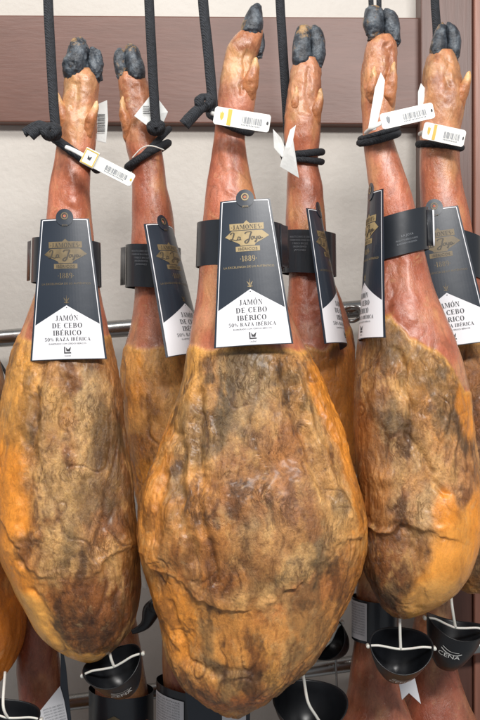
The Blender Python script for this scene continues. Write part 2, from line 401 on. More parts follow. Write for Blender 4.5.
def capped(V, nu, nv):
    f = grid_faces(nu, nv); top = V[:nu].mean(0); bot = V[-nu:].mean(0)
    V = np.vstack([V, top, bot]); a, b = len(V)-2, len(V)-1; j = np.arange(nu)
    t = np.concatenate([np.stack([np.full(nu, a), (j+1) % nu, j], -1),
                        np.stack([np.full(nu, b), (nv-1)*nu+j, (nv-1)*nu+(j+1) % nu], -1)])
    return V, f[:, ::1], t

# photo colours of the surface's own patches
FATO = (232, 158, 62); FATY = (228, 180, 104); TAN = (206, 156, 98); BRN = (156, 108, 70); DBR = (122, 84, 54)
GRY = (168, 152, 126); DGR = (112, 104, 90); RED = (176, 98, 78); SHK = (198, 124, 94); PNK = (200, 146, 118); BEI = (204, 174, 128)
GAIN = np.array([.86, .745, .575]); SGAIN = np.array([.86, .79, .74])
def make_ham(label, rows, Y0, regions, feats=(), claws=(), dews=(), skinline=None, nu=220, nv=380, seed=0,
             body_start=330, group='cured hams hanging by their hooves', ylean=None, base=TAN, ratio=None, shank=SHK):
    root = thing('cured_ham', label, 'ham', P((rows[0][1]+rows[0][2])/2, rows[0][0], Y0), group)
    W, D, fx, fy, fr = loft(rows, Y0, nu, nv, ylean=ylean, ratio=ratio)
    q = W + np.array([seed*3.7, seed*1.3, seed*2.1])
    body = sst(body_start-25, body_start+40, fy)
    foot = 1 - sst(rows[0][0]+50, rows[0][0]+90, fy)
    w1 = fbm(q*9, 3); w2 = fbm(q*9+50, 3); w3 = fbm(q*38+20, 3); w4 = fbm(q*38+90, 3)
    wx = fx + 7*fbm(q*16+5, 4)*(.35+.65*body); wy = fy + 11*fbm(q*16+31, 4)*(.35+.65*body)
    disp = w1*(.0010+.0024*body)
    calm = .25 + .75*sst(-.35, .45, fbm(q*8+91, 2))            # some of the rind is smooth, some wrinkled
    qa = q*np.array([1, 1, .22]) + np.stack([w1, w2, w1], -1)*.014
    det = (ridged(qa*30, 2, .5)-1.)*(.0004+.0010*body*calm) + (ridged(qa*75+3, 3, .6)-1.2)*(.0002+.0008*body*calm)
    det += fbm(q*np.array([80, 80, 30])+8, 4, .55)*(.0003+.0007*body*calm)
    # thin dried cracks and folds
    cr = np.abs(gn(qa*30+np.stack([w2, w1, w2], -1)*.6+40)); crm = (1-sst(.0, .07, cr))*sst(-.1, .35, fbm(q*14+23, 2))
    cr2 = np.abs(gn(q*np.array([20, 20, 30])+np.stack([w1, w2, w1], -1)*1.2+70)); crm2 = (1-sst(.0, .06, cr2))*sst(.25, .65, fbm(q*12+63, 2))
    crack = np.maximum(crm, crm2*.8)
    det -= crack*.0014*(.25+.75*body)
    disp += foot*((ridged(q*np.array([42, 42, 50])+np.stack([w1, w2, w2], -1), 3)-1.2)*.00055 + fbm(q*40+12, 3)*.0009)
    front = sst(.12, .62, fr)
    # tendon lines on the shank
    for kind, poly, width, amp in feats:
        d, sg = polydist(fx + 7*w2 + 4*w3, fy + 9*w1 + 6*w4, poly)
        if kind == 'groove': disp -= .75*amp*np.exp(-(d/width)**2)*front
        elif kind == 'ridge': disp += amp*np.exp(-(d/width)**2)*front
        elif kind == 'ledge':      # raised on the left hand of the line, sharp lip, fades away over width
            k = np.where(sg > 0, np.exp(-(d/width)**1.5), np.exp(-(d/(2.2))**2))
            disp += amp*k*front*(.2+.8*sst(-.3, .35, fbm(q*12+44, 2))) + np.exp(-(d/11)**2)*front*.0022*ridged(q*62+7, 2)*.6
        elif kind == 'bulge':
            cx_, cy_ = poly[0]; rx_, ry_ = poly[1]
            disp += amp*np.exp(-((fx-cx_)/rx_)**2-((fy-cy_)/ry_)**2)*front
    # colour
    col = np.tile(np.array(lin(base)), (len(W), 1)); rough = np.full(len(W), .55)
    def blend(c, m): 
        nonlocal col
        col = col*(1-m[:, None]) + np.array(lin(c))[None]*m[:, None]
    lineY = skinline if skinline else [(-500, body_start), (1000, body_start)]
    ly = np.interp(wx, [p[0] for p in lineY], [p[1] for p in lineY])
    shk = 1 - sst(-3, 4, wy-ly)
    # broad variation of the rind
    v = fbm(q*11+77, 4); blend(FATO, .55*sst(.05, .6, v)*(1-shk)); blend(BRN, .5*sst(.1, .6, -v)*(1-shk))
    disp += (1-shk)*.0016*(fy > ly-30)
    for (cx_, cy_, rx_, ry_, ang, c, st, rgh) in regions:
        a = R(ang); dx = wx-cx_; dy = wy-cy_
        u = (dx*math.cos(a)+dy*math.sin(a))/rx_; v_ = (-dx*math.sin(a)+dy*math.cos(a))/ry_
        m = st*(1-sst(.6, 1.28, np.sqrt(u*u+v_*v_)))*(1-shk)
        blend(c, m); rough = rough*(1-m)+rgh*m
    mott = fbm(q*np.array([30, 30, 15])+19, 5, .62); dry = sst(.25, .6, rough)
    blend((84, 58, 38), .78*dry*sst(.18, .62, mott)*(1-shk)); blend((222, 186, 134), .60*dry*sst(.15, .6, -mott)*(1-shk))
    mo2 = fbm(q*np.array([14, 14, 9])+119, 4, .6); blend((160, 104, 56), .45*dry*sst(.1, .5, mo2)*(1-shk)); blend((108, 96, 74), .6*dry*sst(.1, .5, -mo2)*(1-shk))
    # shank flesh: leathery skin above, red cut flesh towards the rind
    sv = fbm(q*np.array([20, 20, 9])+13, 4)
    blend(shank, shk); rough = rough*(1-shk)+.17*shk
    blend(RED, shk*.65*sst(.0, .7, sv)); blend((224, 174, 124), shk*.75*sst(.0, .6, -sv)); blend((212, 150, 128), shk*.5*sst(.0, .5, fbm(q*12+210, 3)))
    near = shk*sst(-95, -15, wy-ly)*(len(claws) > 0 or 1)
    blend(PNK, near*.55*sst(-.3, .5, fbm(q*30+3, 3))); blend(RED, near*.55*sst(-.2, .5, fbm(q*17+60, 3)))
    blend((190, 142, 102), foot*.55); blend((128, 78, 54), foot*.5*sst(.1, .6, fbm(q*26+33, 4))); blend((214, 176, 128), foot*.5*sst(.15, .6, fbm(q*22+83, 4)))
    blend((140, 74, 56), shk*.35*sst(.1, .6, fbm(q*np.array([34, 34, 16])+133, 4)))
    blend((96, 62, 38), crack*.62*(1-.6*shk))
    lip = np.exp(-((wy-ly-3)/3.0)**2); blend(FATY, lip*.6)
    W2 = W + D*(disp + det*(.25+.75*sst(.04, .42, rough)))[:, None]
    V, f, t = capped(W2, nu, nv)
    V = V - np.array(root.location)
    o = fast_mesh('flesh', V, f, t, FLESH, root)
    gk = sst(.15, .6, rough)[:, None]; GN = GAIN[None]*gk + np.array([[1.0, .84, .60]])*(1-gk)
    col = col*(GN*(1-shk[:, None]) + SGAIN[None]*shk[:, None])
    cc = np.vstack([col, col[:1], col[-1:]]); rr = np.concatenate([rough, rough[:1], rough[-1:]])
    at = o.data.attributes.new('tint', 'FLOAT_COLOR', 'POINT'); at.data.foreach_set('color', np.hstack([cc, np.ones((len(cc), 1))]).astype(np.float32).ravel())
    at = o.data.attributes.new('rough', 'FLOAT', 'POINT'); at.data.foreach_set('value', rr.astype(np.float32))
    for k, cl in enumerate(claws):
        rows_, yo = cl
        Wc, Dc, a_, b_, fr_ = loft(rows_, Y0+yo, 72, 80, ratio=1.1, n=2.1)
        qc = Wc+seed+k*3.3
        dd = (fbm(qc*50, 5, .55)*.0020 + (ridged(qc*np.array([1, 1, .5])*80, 3, .55)-1.2)*.0009)*(1.0 if seed == 1 else .38)
        top = rows_[0][0]; dd += -.0008*(b_ < top+3)
        # ragged coronet where the horn meets the skin
        bot = rows_[-1][0]; dd += (fbm(qc*200, 2)*.0025+.0008)*sst(bot-9, bot-1, b_)
        V, f, t = capped(Wc + Dc*dd[:, None], 72, 80); V = V-np.array(root.location)
        fast_mesh('hoof', V, f, t, HOOF, root)
    for (tx, ty, bx, by, r0) in dews:
        yo = Y0 - .016
        mx, my = (tx*2+bx)/3 + (tx-bx)*.12, (ty*2+by)/3
        pts = [P(bx+(bx-tx)*.2, by+20, yo+.014), P(bx, by+8, yo+.006), P(bx, by, yo+.002), P((mx+bx)/2, (my+by)/2, yo-.001), P(mx, my, yo-.002), P(tx, ty+1.5, yo-.002), P(tx, ty, yo-.002)]
        s = S(Y0); V, Fc = tube(pts, [r0*s*.4, r0*s*.85, r0*s*1.05, r0*s*.92, r0*s*.62, r0*s*.28, r0*s*.05], sub=10, n=32)
        V = np.array(V); vz = 360-(V[:, 2]-CAMZ)/s; V = V + (fbm((V+seed)*60, 4)*.0016)[:, None]
        hornm = 1-sst(ty+9, ty+20, vz + 3*fbm(V*90, 2))
        cl_ = np.array(lin((186, 126, 86)))[None]*(1-hornm[:, None]) + np.array(lin((222, 184, 136)))[None]*hornm[:, None]
        o = mesh_obj('dewclaw', V, Fc, FLESH, root); local(o, root)
        at = o.data.attributes.new('tint', 'FLOAT_COLOR', 'POINT'); at.data.foreach_set('color', np.hstack([cl_*SGAIN, np.ones((len(cl_), 1))]).astype(np.float32).ravel())
        at = o.data.attributes.new('rough', 'FLOAT', 'POINT'); at.data.foreach_set('value', np.full(len(V), .35, np.float32))
    return root

# region tuple: cx, cy, rx, ry, angle, colour, strength, dryness(0 smooth fat .. 1 dry mottled)
rowsA = [(70,70,94),(78,64,99),(90,63,99),(103,60,98),(115,58,97),(130,57,97),(140,57,96),(150,56,95),(165,54,91),(180,51,90),(195,49,90),(210,48,91),(230,46,93),(255,42,95),(285,38,98),(303,32,102),(320,26,106),(335,20,109),(350,14,112),(370,9,117),(400,4,121),(430,1,124),(460,-2,128),(500,-2,133),(530,-1,137),(555,3,139),(570,9,139),(590,18,138),(610,29,136),(625,38,131),(638,49,123),(648,62,112),(654,74,101),(657,83,93)]
make_ham('cured ham at the front left with bright orange fat edge and tattered two-toed hoof', rowsA, 0.0,
    [(25,470,36,120,0,FATO,.85,.2),(28,390,34,60,0,FATY,.6,.5),(80,455,45,110,0,GRY,.75,.9),(85,420,30,90,0,BEI,.7,.9),(62,500,24,80,-8,BEI,.6,.8),
     (122,450,22,110,3,DBR,.75,.8),(75,545,48,26,10,BEI,.7,1),(105,500,20,50,0,BRN,.6,.9),(70,395,14,44,12,FATY,.5,.5),(88,360,22,50,0,GRY,.5,.6),
     (98,605,50,50,0,(146,98,56),.95,.9),(92,612,28,38,0,(122,84,50),.5,1),(128,590,16,40,0,(112,70,46),.6,.6),
     (22,590,22,50,-28,FATO,.95,.05),(40,618,20,60,-37,(240,188,110),1,.0),(76,652,34,11,-8,(240,188,112),1,.0)],
    feats=[('ledge',[(30,540),(48,566),(75,574),(98,562),(118,548),(142,538)],30,.0045),('groove',[(52,360),(46,430),(38,500),(34,550)],6,.006),
           ('ridge',[(68,350),(55,400),(52,470)],6,.003),('groove',[(78,380),(76,450)],4,.004),('bulge',[(35,500),(30,80)],1,.004),
           ('groove',[(40,585),(58,615),(70,642)],5,.004),('bulge',[(100,610),(28,36)],1,.004),('groove',[(95,480),(108,560)],6,.003),
           ('groove',[(80,84),(80,108)],4,.003),('ridge',[(75,112),(78,200)],5,.0015)],
    claws=[([(35,77,82),(37,74,84),(43,70,87),(53,67,89),(64,63,88),(73,62,87),(79,65,85),(84,69,81)],-.006),
           ([(47,90,95),(50,88,99),(60,86,103),(70,85,103),(78,86,102),(84,89,98)],-.001)],
    dews=[(57,92,64,122,5.5),(96,101,88,128,6)], nu=300, nv=560, seed=1, skinline=[(0,330),(40,345),(70,340),(110,338)], body_start=338)

rowsC = [(28,243,262),(33,238,263),(42,230,262),(50,226,260),(60,224,255),(75,221,256),(95,218,256),(110,216,254),(122,215,250),(135,214,246),(150,212,247),(165,210,249),(190,206,254),(220,203,262),(245,200,269),(270,199,276),(300,196,286),(330,190,298),(350,187,307),(370,184,317),(400,178,331),(430,168,343),(460,156,352),(480,146,357),(500,139,362),(525,138,365),(550,141,364),(580,149,356),(610,157,343),(640,164,327),(665,172,307),(685,184,284),(700,203,264),(710,216,250),(716,226,241)]
make_ham('largest cured ham, hanging at front centre with a single pointed grey hoof leaning right', rowsC, -0.035,
    [(158,480,16,100,6,FATO,.5,.4),(190,385,14,60,8,FATY,.8,.5),(200,440,22,80,0,(222,172,108),.6,.7),
     (255,440,62,90,0,(182,150,106),.85,1),(245,395,26,60,0,GRY,.75,.9),(224,400,8,46,4,DGR,.75,.9),(186,455,7,50,4,DGR,.55,.8),
     (275,470,60,60,0,BRN,.6,1),(268,540,66,42,-20,GRY,.7,1),(300,505,30,40,-30,(142,112,92),.6,1),(295,550,38,12,-35,DGR,.7,1),(240,545,34,30,20,(176,138,92),.6,1),
     (328,410,11,80,-17,FATO,.75,.25),(320,480,18,70,-12,(222,184,128),.6,.8),(350,520,14,50,-8,FATO,.6,.5),
     (205,520,30,50,0,(222,164,98),.6,.8),(225,640,60,50,0,(226,170,100),.75,.6),(300,610,46,40,-35,(222,164,100),.75,.5),(180,610,18,50,-10,FATO,.75,.4),
     (232,658,34,10,15,DGR,.75,1),(235,690,40,18,0,(184,108,62),.7,.5),(295,580,50,16,-25,(206,136,88),.5,.6),(270,660,10,30,-20,FATY,.5,.6),(216,565,34,8,12,(190,128,52),.7,1)],
    feats=[('ledge',[(140,548),(172,560),(196,574),(240,588),(268,584),(295,566),(330,538),(366,520)],48,.0075),
           ('groove',[(204,395),(201,450),(207,520),(220,560)],5,.0075),('groove',[(186,430),(184,480),(196,540)],6,.008),('groove',[(172,470),(160,530)],5,.005),
           ('ridge',[(194,380),(192,440),(196,500)],6,.003),('ridge',[(215,400),(213,470)],5,.002),('groove',[(226,370),(220,400),(222,450)],8,.003),
           ('ridge',[(298,380),(315,430),(330,480),(338,510)],5,.004),('groove',[(285,380),(302,430),(318,490)],7,.007),('ridge',[(318,370),(345,440),(358,490)],5,.003),
           ('groove',[(240,470),(280,450),(320,470)],8,.002),('bulge',[(250,500),(70,60)],1,.008),
           ('ridge',[(160,590),(172,640),(190,670)],7,.004),('groove',[(176,595),(186,640),(215,655)],5,.0035),('groove',[(210,655),(236,652),(262,666)],5,.003),
           ('groove',[(270,640),(276,655)],2.5,.002),('bulge',[(235,685),(34,22)],1,.004),
           ('groove',[(250,60),(246,95)],3,.003),('ridge',[(228,140),(228,200)],5,.0015)],
    claws=[([(3,255,259),(5,252,261),(10,248,262),(18,244,263),(26,241,263),(33,241,262),(38,245,257)],-.004),
           ([(30,258,262),(34,256,264),(43,256,265),(52,256,264),(58,257,261)],.008)],
    dews=[(256,57,249,88,7.5)], nu=420, nv=760, seed=2, skinline=[(150,330),(190,342),(215,350),(290,346),(310,350),(340,372)], body_start=346)

rowsE = [(36,372,394),(44,366,397),(60,363,397),(75,361,397),(100,361,396),(120,362,394),(140,363,394),(150,364,397),(165,366,402),(180,368,407),(200,371,413),(220,374,418),(240,374,422),(260,373,426),(280,371,431),(300,367,438),(320,362,446),(340,360,454),(360,358,460),(380,357,465),(400,356,469),(430,356,472),(460,358,475),(490,360,479),(510,361,481),(530,362,479),(550,363,475),(570,367,467),(587,373,453),(600,379,438),(608,385,427),(614,393,417),(617,399,411)]
make_ham('cured ham at the front right with yellow fat bulging low on its right side', rowsE, -0.01,
    [(425,400,48,70,0,(222,170,98),.6,.5),(372,420,17,100,0,(122,90,62),.8,.7),(385,395,14,60,0,BRN,.5,.8),(400,460,30,70,-12,GRY,.7,.9),
     (382,480,16,20,0,(196,154,100),.6,.7),(440,440,28,60,-10,(206,160,112),.7,.9),(458,400,12,50,-5,FATO,.8,.2),(450,470,24,40,-20,(190,150,120),.5,.9),
     (380,560,20,50,-8,(124,84,56),.9,.9),(392,585,26,34,0,(122,82,52),.8,.9),(446,552,34,62,26,(228,166,82),.9,.05),(434,500,14,20,0,FATO,.8,.1),(470,515,12,40,5,FATO,.8,.1),
     (428,592,34,22,-35,(230,182,112),.9,.05),(405,540,14,30,0,(140,110,84),.6,1),(366,345,10,18,0,(140,112,86),.6,.8),(392,348,10,12,0,(130,104,82),.7,.8)],
    feats=[('ledge',[(362,520),(380,522),(402,512),(425,524)],20,.005),('groove',[(392,350),(398,400),(404,430),(420,460),(436,486)],4,.007),
           ('bulge',[(380,474),(9,8)],1,.006),('bulge',[(386,494),(16,12)],1,.003),('groove',[(405,535),(412,570),(408,600)],6,.005),('bulge',[(440,556),(22,40)],1,.007),
           ('groove',[(362,512),(390,516),(410,526)],5,.004),('bulge',[(435,500),(12,14)],1,.003),
           ('groove',[(384,48),(384,80)],3.5,.003),('groove',[(392,262),(388,330)],6,.003),('ridge',[(404,262),(410,320)],8,.002)],
    claws=[([(6,368,379),(8,366,382),(14,364,384),(24,363,384),(33,366,383),(40,369,378)],-.005),
           ([(8,384,389),(11,382,394),(20,382,399),(32,384,400),(41,388,400),(46,392,397)],-.002)],
    dews=[(394,62,389,96,6.5),(374,66,372,96,6)], nu=300, nv=560, seed=3,
    skinline=[(350,316),(370,320),(385,318),(400,338),(425,352),(445,372),(460,392)], body_start=338)

rowsB = [(74,120,144),(82,118,148),(95,120,151),(110,121,154),(130,124,158),(150,127,162),(165,131,164),(185,132,166),(200,132,170),(220,132,173),(250,131,175),(285,135,178),(305,134,181),(330,130,186),(345,126,190),(360,123,195),(400,123,205),(430,126,212),(470,133,220),(500,137,225),(540,142,228),(570,152,228),(600,163,222),(620,176,210),(630,188,198)]
make_ham('cured ham in the back row between the front left and largest hams', rowsB, 0.15,
    [(150,400,44,80,0,(236,190,128),.9,.5),(160,500,40,70,0,(232,176,100),.8,.4),(135,370,14,40,0,FATO,.6,.4),(145,480,20,50,0,FATO,.5,.4),(140,440,30,16,0,(180,130,84),.6,.8)],
    feats=[('groove',[(133,88),(136,110)],4,.002),('groove',[(140,280),(132,340)],5,.002)],
    claws=[([(48,117,122),(51,115,126),(60,113,127),(71,115,128),(80,119,127)],-.004),([(43,128,132),(46,126,137),(57,125,142),(67,126,145),(76,127,145),(83,130,141)],-.008)],
    dews=[(122,97,127,126,5.5)], nu=220, nv=400, seed=4, skinline=[(120,345),(150,350),(190,345)], body_start=347)

rowsD = [(60,294,320),(70,291,322),(85,288,322),(100,286,322),(120,284,321),(140,284,320),(150,287,319),(165,288,318),(185,287,322),(200,287,323),(220,286,325),(250,288,328),(275,289,332),(300,287,341),(320,284,348),(340,282,353),(360,280,355),(400,278,357),(430,276,358),(460,274,357),(500,268,354),(540,265,348),(580,266,338),(605,274,322),(620,288,306)]
make_ham('cured ham in the back row just right of the largest ham, upright black hoof', rowsD, 0.15,
    [(335,390,26,60,0,(224,152,72),.8,.3),(350,420,10,60,0,FATO,.6,.2),(330,345,20,14,0,(196,120,90),.6,.6)],
    feats=[('groove',[(307,75),(305,110)],4,.003),('groove',[(312,280),(306,340)],6,.003)],
    claws=[([(24,301,306),(26,298,310),(36,294,312),(52,292,312),(63,293,311),(72,297,305)],-.006),([(25,312,316),(28,310,320),(40,309,325),(54,310,326),(64,311,323),(71,314,319)],-.004)],
    dews=[(297,86,295,112,5),(321,88,316,114,5.5)], nu=220, nv=400, seed=5, skinline=[(280,335),(320,352),(345,330),(360,325)], body_start=340)

rowsF = [(52,430,456),(60,426,458),(75,423,461),(90,422,464),(110,421,464),(130,420,460),(150,420,459),(170,420,460),(190,421,463),(210,422,468),(250,425,475),(300,428,485),(330,430,492),(360,430,500),(400,430,512),(450,430,522),(500,430,526),(540,434,522),(565,442,512),(582,455,500),(590,464,490),(593,472,482)]
make_ham('cured ham at the far right, mostly hidden behind the front right one', rowsF, 0.14,
    [(470,400,40,40,0,(190,140,90),.6,.8),(480,500,50,80,0,(120,90,72),.85,.9),(474,430,12,60,0,(104,76,60),.6,.9)],
    feats=[('groove',[(444,62),(446,92)],4,.003)],
    claws=[([(22,441,444),(26,438,446),(36,433,447),(48,430,447),(55,431,445),(60,435,440)],-.006),([(22,447,451),(26,446,456),(38,446,461),(49,447,461),(57,449,459),(62,452,456)],-.004)],
    dews=[(469,71,460,98,6.5)], nu=200, nv=360, seed=6, skinline=[(420,325),(455,345),(500,350)], body_start=335)

rowsG = [(60,-66,-38),(120,-66,-32),(200,-64,-30),(300,-72,-18),(380,-90,2),(450,-98,3),(520,-100,5),(570,-96,16),(600,-90,23),(630,-80,24),(650,-70,19),(670,-56,9),(683,-46,-3),(690,-36,-14)]
make_ham('cured ham cut off by the left edge, only its orange lower rind in view', rowsG, 0.13,
    [(10,620,30,70,0,(222,140,48),.9,.1),(-10,560,30,60,0,(150,100,60),.6,.7),(0,440,20,60,0,DBR,.8,.7)],
    claws=[([(22,-62,-56),(30,-66,-54),(50,-68,-52),(64,-66,-54)],-.004),([(24,-50,-45),(32,-52,-40),(50,-52,-37),(66,-50,-40)],-.002)], nu=180, nv=260, seed=7)

# lower row: only the shanks show
LG = 'hams of the lower row, only their shanks in view'
LSH = (150, 92, 66)
def lower(label, rows, Y, seed, dk=LSH):
    y0 = rows[0][0]; xm = (rows[0][1]+rows[0][2])/2
    cl = [([(y0-38, xm-7, xm-4), (y0-30, xm-13, xm-1), (y0-14, xm-16, xm-1), (y0-2, xm-15, xm-2), (y0+5, xm-10, xm-4)], 0),
          ([(y0-37, xm+4, xm+7), (y0-30, xm+1, xm+12), (y0-14, xm+1, xm+16), (y0-2, xm+2, xm+15), (y0+5, xm+4, xm+10)], 0)]
    return make_ham(label, rows, Y, [], claws=cl, nu=160, nv=260, seed=seed, body_start=rows[-4][0], group=LG, shank=dk)
lower('reddish lower shank below the left rim of the front left ham', [(520,24,50),(560,20,54),(610,19,56),(640,17,57),(670,17,60),(700,20,63),(740,12,72),(790,-8,98),(900,-20,112),(960,10,80)], .17, 11, (140, 84, 62))
lower('shank of a lower ham wrapped in black behind the leftmost tilted drip cup', [(560,98,132),(620,97,136),(660,96,142),(700,95,149),(740,92,156),(800,80,170),(900,70,180),(960,100,150)], .24, 12, (136, 80, 58))
lower('red shank of a lower ham behind the tip of the largest ham', [(560,166,206),(620,162,212),(660,162,212),(690,164,216),(740,164,222),(800,156,236),(900,130,262),(960,160,230)], .20, 13, (160, 78, 50))
lower('shank of a lower ham with a black band under the front right ham', [(530,362,392),(560,357,393),(600,356,394),(640,355,395),(660,352,397),(690,348,402),(720,340,412),(770,328,425),(860,318,430),(940,350,400)], .14, 14, (176, 108, 76))
lower('rightmost lower shank, reddish and wide, below the right drip cup', [(560,424,456),(600,418,452),(640,411,452),(670,408,458),(700,403,468),(730,398,482),(780,388,500),(880,380,510),(940,410,480)], .22, 15, (156, 98, 76))

# ------------------------------------------------------------------ lettering: a small serif alphabet of flat shapes
def bar(x0, y0, x1, y1): return [(x0,y0),(x1,y0),(x1,y1),(x0,y1)]
def diag(x0, x1, w_, y0=0, y1=1): return [(x0,y0),(x0+w_,y0),(x1+w_,y1),(x1,y1)]
def ring(cx, cy, rx, ry, a0, a1, th, tn=.045, n=26):
    out = []
    for k in range(n):
        q = []
        for a in (a0+(a1-a0)*k/n, a0+(a1-a0)*(k+1)/n):
            a = R(a); q.append((a, math.cos(a), math.sin(a)))
        (a, c0, s0), (b, c1, s1) = q
        out.append([(cx+rx*c0, cy+ry*s0), (cx+rx*c1, cy+ry*s1), (cx+(rx-th)*c1, cy+(ry-tn)*s1), (cx+(rx-th)*c0, cy+(ry-tn)*s0)])
    return out
TK, TN, SF = .19, .055, .075
def stem(x, w_=TK): return [bar(x, 0, x+w_, 1), bar(x-SF, 0, x+w_+SF, .05), bar(x-SF, .95, x+w_+SF, 1)]
ACC = lambda x: [[(x-.02, 1.08), (x+.08, 1.08), (x+.2, 1.27), (x+.06, 1.27)]]
G = {
 'I': (.36, stem(.085)),
 'J': (.50, [bar(.2,.18,.2+TK,1), bar(.12,.95,.2+TK+SF,1)] + ring(.2,.17,.19,.2,180,360,.13)),
 'A': (.86, [diag(.10,.40,TN), [(.58,0),(.80,0),(.50,1),(.36,1)], bar(.22,.3,.62,.35), bar(0,0,.24,.05), bar(.50,0,.88,.05)]),
 'M': (1.08, [bar(.10,0,.155,1), bar(0,0,.26,.05), bar(0,.95,.2,1), [(.12,1),(.32,1),(.60,.05),(.50,.05)], [(.50,.05),(.58,.05),(.86,1),(.80,1)], bar(.80,0,.99,1), bar(.72,0,1.07,.05), bar(.8,.95,1.07,1)]),
 'N': (.90, [bar(.12,0,.175,1), bar(0,0,.29,.05), bar(0,.95,.2,1), [(.12,1),(.33,1),(.78,0),(.68,0)], bar(.72,0,.775,1), bar(.60,.95,.88,1)]),
 'O': (.86, ring(.43,.5,.40,.52,0,360,TK+.02)),
 'C': (.78, ring(.44,.5,.40,.52,50,310,TK+.02) + [bar(.66,.68,.71,1), bar(.68,0,.72,.24)]),
 'D': (.86, stem(.10) + ring(.38,.5,.42,.5,-90,90,TK+.02) + [bar(.29,0,.4,.05), bar(.29,.95,.4,1)]),
 'E': (.72, stem(.10) + [bar(.29,0,.66,.055), bar(.29,.945,.64,1), bar(.29,.48,.52,.53), [(.66,0),(.66,.26),(.6,.05)], [(.64,1),(.64,.76),(.58,.95)], bar(.48,.38,.52,.63)]),
 'L': (.68, stem(.10) + [bar(.29,0,.62,.055), [(.62,0),(.62,.28),(.56,.05)]]),
 'B': (.76, stem(.10) + ring(.40,.75,.27,.25,-90,90,TK) + ring(.40,.26,.32,.26,-90,90,TK) + [bar(.29,.0,.42,.05), bar(.29,.95,.42,1), bar(.29,.48,.42,.53)]),
 'R': (.84, stem(.10) + ring(.40,.74,.29,.26,-90,90,TK) + [bar(.29,.95,.42,1), bar(.29,.48,.42,.53), [(.40,.5),(.58,.5),(.82,0),(.62,0)], bar(.62,0,.88,.05)]),
 'Z': (.74, [bar(.06,.945,.68,1), bar(.04,0,.70,.055), [(.04,.0),(.26,.0),(.68,1),(.46,1)], bar(.06,.76,.1,1), bar(.66,0,.7,.26)]),
 'S': (.62, ring(.32,.74,.24,.26,50,270,.14) + ring(.32,.26,.24,.26,-130,90,.14)),
 '0': (.70, ring(.35,.5,.31,.51,0,360,TK-.02)),
 '1': (.46, [bar(.16,0,.33,1), bar(.06,0,.43,.05), [(.04,.82),(.16,.84),(.2,1),(.16,1)]]),
 '5': (.66, ring(.30,.31,.29,.32,-150,120,.17) + [bar(.12,.5,.17,1), bar(.12,.88,.55,1)]),
 '8': (.66, ring(.33,.75,.24,.25,0,360,.13) + ring(.33,.26,.29,.27,0,360,.15)),
 '9': (.66, ring(.33,.68,.29,.33,0,360,.15) + ring(.31,.35,.31,.36,-120,20,.15)),
 '%': (.98, ring(.22,.72,.18,.26,0,360,.09) + ring(.74,.26,.18,.26,0,360,.09) + [diag(.2,.7,TN)]),
 ' ': (.34, []),
}
G['Ó'] = (G['O'][0], G['O'][1] + ACC(.4)); G['É'] = (G['E'][0], G['E'][1] + ACC(.34))
G['·'] = (.3, ring(.15, .45, .09, .09, 0, 360, .085, .085, 10))
def serif(mb, text, x, y, h, width, z=0.0, xs=lambda x: x):
    """centre at x, baseline y (down), cap height h, fitted to width; units = card pixels"""
    tot = sum(G[c][0]+.07 for c in text)-.07; k = width/tot; cx = x-width/2; e = 0
    for c in text:
        adv, polys = G[c]
        for i, p in enumerate(polys):
            e += 1
            mb.add([(cx+u*k, z - .0035*(e % 7), y - v*h) for u, v in p], [tuple(range(len(p)))])
        cx += (adv+.07)*k
def bfont(mb, text, x, y, h, width=None, z=0.0):
    cu = bpy.data.curves.new('t', 'FONT'); cu.body = text; cu.align_x = 'LEFT'; cu.resolution_u = 2; cu.fill_mode = 'FRONT'
    ob = bpy.data.objects.new('t', cu); C.objects.link(ob); bpy.context.view_layer.update()
    me = bpy.data.meshes.new_from_object(ob.evaluated_get(bpy.context.evaluated_depsgraph_get()))
    vs = [v.co.copy() for v in me.vertices]; fs = [tuple(p.vertices) for p in me.polygons]
    bpy.data.objects.remove(ob); bpy.data.curves.remove(cu); bpy.data.meshes.remove(me)
    if not vs: return
    x0 = min(v.x for v in vs); x1 = max(v.x for v in vs); k = h/.7
    kx = (width/(x1-x0)) if width else k
    mb.add([(x+(v.x-(x0+x1)/2)*kx, z, y-v.y*k) for v in vs], fs)
def stroke(mb, pts, r, z):
    pp = catmull([(a, b) for a, b in pts], 6)
    for (p, q) in zip(pp[:-1], pp[1:]):
        d = q-p; L = math.hypot(*d)+1e-9; n = np.array([-d[1], d[0]])/L
        e = len(mb.V) % 5 * .003
        # broad-nib pen: thick on down strokes
        rr = r*(.45+.75*abs(d[1])/L)
        a, b, c, g = p+n*rr, p-n*rr, q-n*rr, q+n*rr
        mb.add([(a[0], z-e, a[1]), (b[0], z-e, b[1]), (c[0], z-e, c[1]), (g[0], z-e, g[1])], [(0, 1, 2, 3)])

